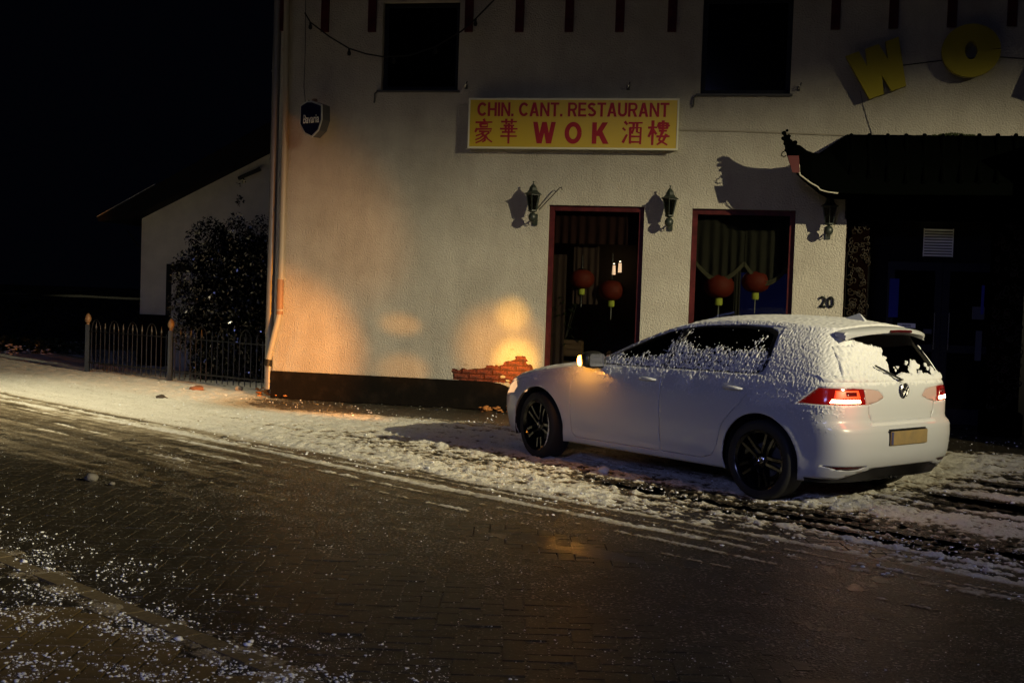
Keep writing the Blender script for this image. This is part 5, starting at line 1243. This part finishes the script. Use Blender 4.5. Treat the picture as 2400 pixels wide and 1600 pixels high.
# wheels
def wheel(wx,s_,steer=0):
    w=bpy.data.objects.new('wheel',None); C.objects.link(w); w.parent=car; w.location=(wx,s_*.775,.318); w.rotation_euler=(0,0,steer)
    Ry=Matrix.Rotation(-PI/2*s_,4,'X')      # lathe z -> outward
    tp=[(.232,-.105),(.28,-.112),(.303,-.106),(.314,-.092),(.318,-.06),(.318,.06),(.314,.092),(.303,.106),(.28,.112),(.240,.108),(.232,.100)]
    MB().lathe(tp+[tp[0]],64,Ry).obj('tyre',M['rubber'],w,sm=50)
    r_=MB(); r_.lathe([(.234,.104),(.240,.108),(.236,.092),(.222,.085),(.218,.0),(.218,-.09),(.226,-.10),(.20,-.09),(.20,.05),(.215,.095),(.234,.104)],64,Ry)
    r_.obj('rim',M['rim'],w,sm=40)
    sp_m=MB()
    for q in (-1,1):
        a0=[(.035,q*.026,.060),(.12,q*.028,.078),(.218,q*.040,.088)]
        for (p0,p1) in zip(a0,a0[1:]):
            V8=[]
            for (r0,t0,z0),wd in ((p0,.012),(p1,.010)):
                V8+=[Vector((r0,t0-wd,z0)),Vector((r0,t0+wd,z0)),Vector((r0,t0+wd*1.4,z0-.03)),Vector((r0,t0-wd*1.4,z0-.03))]
            vv=[sp_m.bm.verts.new(v) for v in V8]
            for f in ((0,1,5,4),(1,2,6,5),(2,3,7,6),(3,0,4,7),(0,3,2,1),(4,5,6,7)): sp_m.bm.faces.new([vv[i] for i in f])
    sme=sp_m.mesh('spoke'); sme.materials.append(M['rim'])
    for k in range(5):
        o=link('spoke',sme,None,w); o.matrix_local=Ry@Matrix.Rotation(k*2*PI/5+.5,4,'Z')
    MB().lathe([(0,.072),(.03,.072),(.036,.066),(.06,.060),(.07,.04),(0,.03)],28,Ry).obj('hub',M['rim'],w,sm=40)
    c_=MB(); c_.lathe([(.020,.074),(.024,.0765),(.028,.074),(.024,.072),(.020,.074)],24,Ry)
    for a,b in (((-.013,.013),(0,-.002)),((0,-.002),(.013,.013)),((-.018,.0),(-.008,-.017)),((-.008,-.017),(0,-.002)),((0,-.002),(.008,-.017)),((.008,-.017),(.018,0))): c_.tube([Ry@Vector((a[0],a[1],.075)),Ry@Vector((b[0],b[1],.075))],.0024,5)
    c_.obj('hub_emblem',M['chrome'],w)
    MB().lathe([(0,-.02),(.14,-.02),(.14,-.005),(0,-.005)],40,Ry).obj('brake_disc',M['slate'],w)
    return w
wf=wheel(2.63,1,-.20); wheel(0,1); wheel(2.63,-1,-.20); wheel(0,-1)
m=MB()
vs=[]
for k in range(22):
    t=-.75+1.25*k/21; wd=.022*math.sin(PI*(k+.6)/22)**.5
    r0=.262+random.uniform(-.002,.004); vs.append([m.bm.verts.new((-(r0-wd+random.uniform(-.002,.003))*math.cos(t),.113,(r0-wd)*math.sin(t)+.0)),m.bm.verts.new((-(r0+wd*.6)*math.cos(t),.122,(r0+wd*.6)*math.sin(t)))])
for a,b in zip(vs,vs[1:]): m.bm.faces.new((a[0],a[1],b[1],b[0]))
o=m.obj('snow_arc',M['snow'],wf)
# ---------------- snow on the car
def crust(name,P0,ax,bx,na,nb,d,hfun,dist=3.,keep=None,mat=None):
    """grid of rays from P0 + a*ax + b*bx in direction d; surface offset by hfun(hit,a,b)"""
    Aa,Bb=np.meshgrid(np.linspace(0,1,na),np.linspace(0,1,nb),indexing='ij'); hit=np.zeros((na,nb,3)); nor=np.zeros((na,nb,3)); ok=np.zeros((na,nb),bool)
    P0=Vector(P0);ax=Vector(ax);bx=Vector(bx);d=Vector(d)
    for i in range(na):
        for j in range(nb):
            r=HULL.ray_cast(P0+ax*float(Aa[i,j])+bx*float(Bb[i,j]),d)
            if r[0] is not None and r[3]<dist and -r[1].dot(d)>.12: hit[i,j]=r[0]; nor[i,j]=r[1]; ok[i,j]=True
    h=hfun(hit,ok); V=hit+nor*h[...,None]
    F=grid_faces(na,nb); okf=ok.ravel()[F].all(1); hm=h.ravel()[F].max(1); F=F[okf&(hm>-.004)]
    used=np.unique(F); mp=np.full(na*nb,-1); mp[used]=np.arange(len(used))
    me=np_mesh(name,V.reshape(-1,3)[used],mp[F]); 
    o=link(name,me,mat or M['carsnow'],car); o['kind']='stuff'
    return o
M['carsnow']=node_mat('car_snow',(.54,.55,.58),.7,bump=(220,.35,.003))
def h_side(P,ok):
    x,z=P[...,0],P[...,2]; u=x*1.0+z*.35
    wv=.02*pnoise(x*14,z*14); n_=fbm((u+wv)*70,z*40+wv*40,4,.62); big=fbm(u*5,z*4.5,3); fine=fbm(x*90,z*70,2)
    belt=zb(x)
    inwin=np.zeros_like(x)
    W_=np.array(WIN)
    from_top=sstep(1.22,1.10,z)                                  # windows clear at the top
    glass_=((x>.0)&(x<2.0)&(z>belt+.0))&(z<ze(x)-.028)
    bpil=np.exp(-((x-(1.06-(z-1.15)*.45))/.075)**2)
    rear_w=np.exp(-((x-.20+(z-1.15)*.35)/.08)**2)
    lvl_front=1.085+.05*big+.02*fbm(x*9,x*0,2)
    lvl_rear=1.19+.06*big+.03*fbm(x*7,x*0+3,2)
    lv=np.where(x>1.1,lvl_front,lvl_rear)
    gl=-.30+1.0*(1-sstep(lv-.05,lv+.03,z))+.75*bpil*(z<1.33)+.6*rear_w*(z<1.3)+.10*np.exp(-((z-belt-.02)/.02)**2)
    gl=gl-.32
    rearq=sstep(-.20,-.46,x-.25*(1.0-z)*(z<1.0)) 
    # body below the belt: fades downwards, strongest towards the back
    lo=.90+.45*big-(belt-z)*3.0-.28*sstep(.9,2.3,x)+.35*sstep(.3,-.2,x)
    lo=lo+sstep(.25,-.05,x)*(np.maximum(lo,.85-(.80-z)*3.5*(z<.80))-lo)
    lo=lo-.42
    up=.9-.5*sstep(.6,1.6,x)                                     # roof edge strip and c pillar
    th=np.where(glass_,gl,np.where(z<=belt,lo,up-.35))
    dens=np.clip(th,-1,1)
    h=-.0062+.0075*np.clip(dens+.35,-.6,1.)+np.where(glass_,.0092,(.0115-.0055*sstep(.1,.5,dens)))*n_+.003*fine-.003*glass_+.0048*sstep(.1,.5,dens)*(~glass_)
    # keep lamp area and arches clear
    lamp_=(x<-.30)&(z>.80)&(z<.935)&(x<-.345-(z-.805)*1.22+.0)
    h=np.where(lamp_,-.02,h)
    ar_=np.minimum(np.hypot(x,z-.325),np.hypot(x-2.63,z-.325)); h=h-.03*sstep(.43,.385,ar_)-.03*sstep(.50,.42,z)
    return np.clip(h,-.02,.02)
crust('snow_crust',(-.66,2.,.40),(3.6,0,0),(0,0,1.02),840,240,(0,-1,0),h_side,1.6)
def h_roof(P,ok):
    x,y=P[...,0],P[...,1]
    n_=fbm(x*26,y*26,4); big=fbm(x*2.5,y*2.5,2)
    h=.011+.0055*n_+.004*big-.012*sstep(1.0,1.25,x)-.010*sstep(.50,.60,np.abs(y))*(x>.7)
    z=P[...,2]; h=h-.03*sstep(1.0,1.15,x)-.03*sstep(-.50,-.54,x)-.03*sstep(ze(x)+.004,ze(x)-.012,z)
    return h
crust('snow_cap',(-.60,-.66,2.2),(1.9,0,0),(0,1.32,0),210,150,(0,0,-1),h_roof,2.)
def h_hood(P,ok):
    x,y=P[...,0],P[...,1]; n_=fbm(x*12,y*12,3)
    return np.where((x>2.05)&(x<3.3),-.0015+.005*n_,-.02)
crust('snow_film',(2.0,-.8,2.2),(1.4,0,0),(0,1.6,0),120,130,(0,0,-1),h_hood,2.)
def h_rear(P,ok):
    y,z=P[...,1],P[...,2]
    n_=fbm(y*22,z*22,4); fine=fbm(y*45,z*45,2); big=fbm(y*4,z*4,3)
    # thick slab on the left half of the rear window
    edge=.10+.05*fbm(z*9,z*0+2,2)+.55*np.maximum(0,1.02-z)
    slab=sstep(edge,edge+.02,y)*(1-sstep(1.235+.05*big+.02*n_,1.262+.05*big+.02*n_,z))*sstep(.9,.99,z)*(1-sstep(.625,.65,y+(z-1.2)*.32))
    low=(1-sstep(1.005+.05*np.maximum(0,big+.1)+.02*n_,1.02+.05*np.maximum(0,big+.1)+.02*n_,z))*sstep(.93,.96,z)
    # stray patches on the right of the glass
    stray=sstep(.12,.22,fbm(y*7+z*3,z*9,3)-.25*sstep(-.15,.05,y)-.3*sstep(1.12,1.2,z))*(z>.98)*(z<1.3)*(y<.1)*sstep(-.6,-.57,y)*.8
    g_=np.maximum(np.maximum(slab*1.2,low),stray)
    h=np.where(z>.975,-.014+g_*(.027+.013*n_),-.0055+.004*n_+.0015*fine+.006*sstep(.90,.96,z))
    ledge=np.exp(-((z-.655)/.012)**2)*(np.abs(y)<.46); h=np.maximum(h,-.004+ledge*(.012+.005*n_))
    lm_=(z>.79)&(z<.945)&(np.abs(y)>.52); h=np.where(lm_,-.02,h)
    inner=(z>.80)&(z<.93)&(np.abs(y)>.26)&(np.abs(y)<=.52); h=np.where(inner,-.006+.007*n_,h)
    h=np.where((z>1.30)|(z<.38),-.02,h); h=np.where((np.hypot(y,z-.905)<.066),-.02,h)
    h=np.where((np.abs(y)<.285)&(z<.63)&(z>.46),-.02,h)
    return h
crust('snow_crust',(-2.2,-.80,.36),(0,1.6,0),(0,0,.98),300,190,(1,0,0),h_rear,2.)
for o_ in list(C.objects):
    if o_.name.startswith('hull') or o_.name.startswith('cut'): bpy.data.objects.remove(o_)
# headlamp and indicator beams thrown on the wall by the nose of the car
def beam(target,energy,size,col=(1,.37,.02),blend=.9,src=(3.50,.55,.66),rad=.07):
    l=bpy.data.lights.new('headlamp_beam','SPOT'); l.energy=energy; l.color=col; l.spot_size=math.radians(size); l.spot_blend=blend; l.shadow_soft_size=rad
    o=bpy.data.objects.new('headlamp_beam',l); C.objects.link(o); p=CM@Vector(src); t=B.matrix_basis@Vector((target[0],0,target[1])); o.location=p; o.rotation_euler=(t-p).to_track_quat('-Z','Y').to_euler(); o.parent=None; return o
beam((-3.7,.6),2600,31,(1,.31,.012)); beam((-3.0,2.4),380,34,(1,.31,.012),1)
t_=fac(1178,722); beam(t_,800,8.5,(1,.50,.07)); t_=fac(920,745); beam(t_,520,8.5).scale=(1,.6,1); t_=fac(925,850); beam(t_,480,11).scale=(1,.7,1)
t_=fac(1150,800); beam(t_,700,22,blend=1); t_=fac(1185,830); beam(t_,1700,12,(1,.52,.08),1)
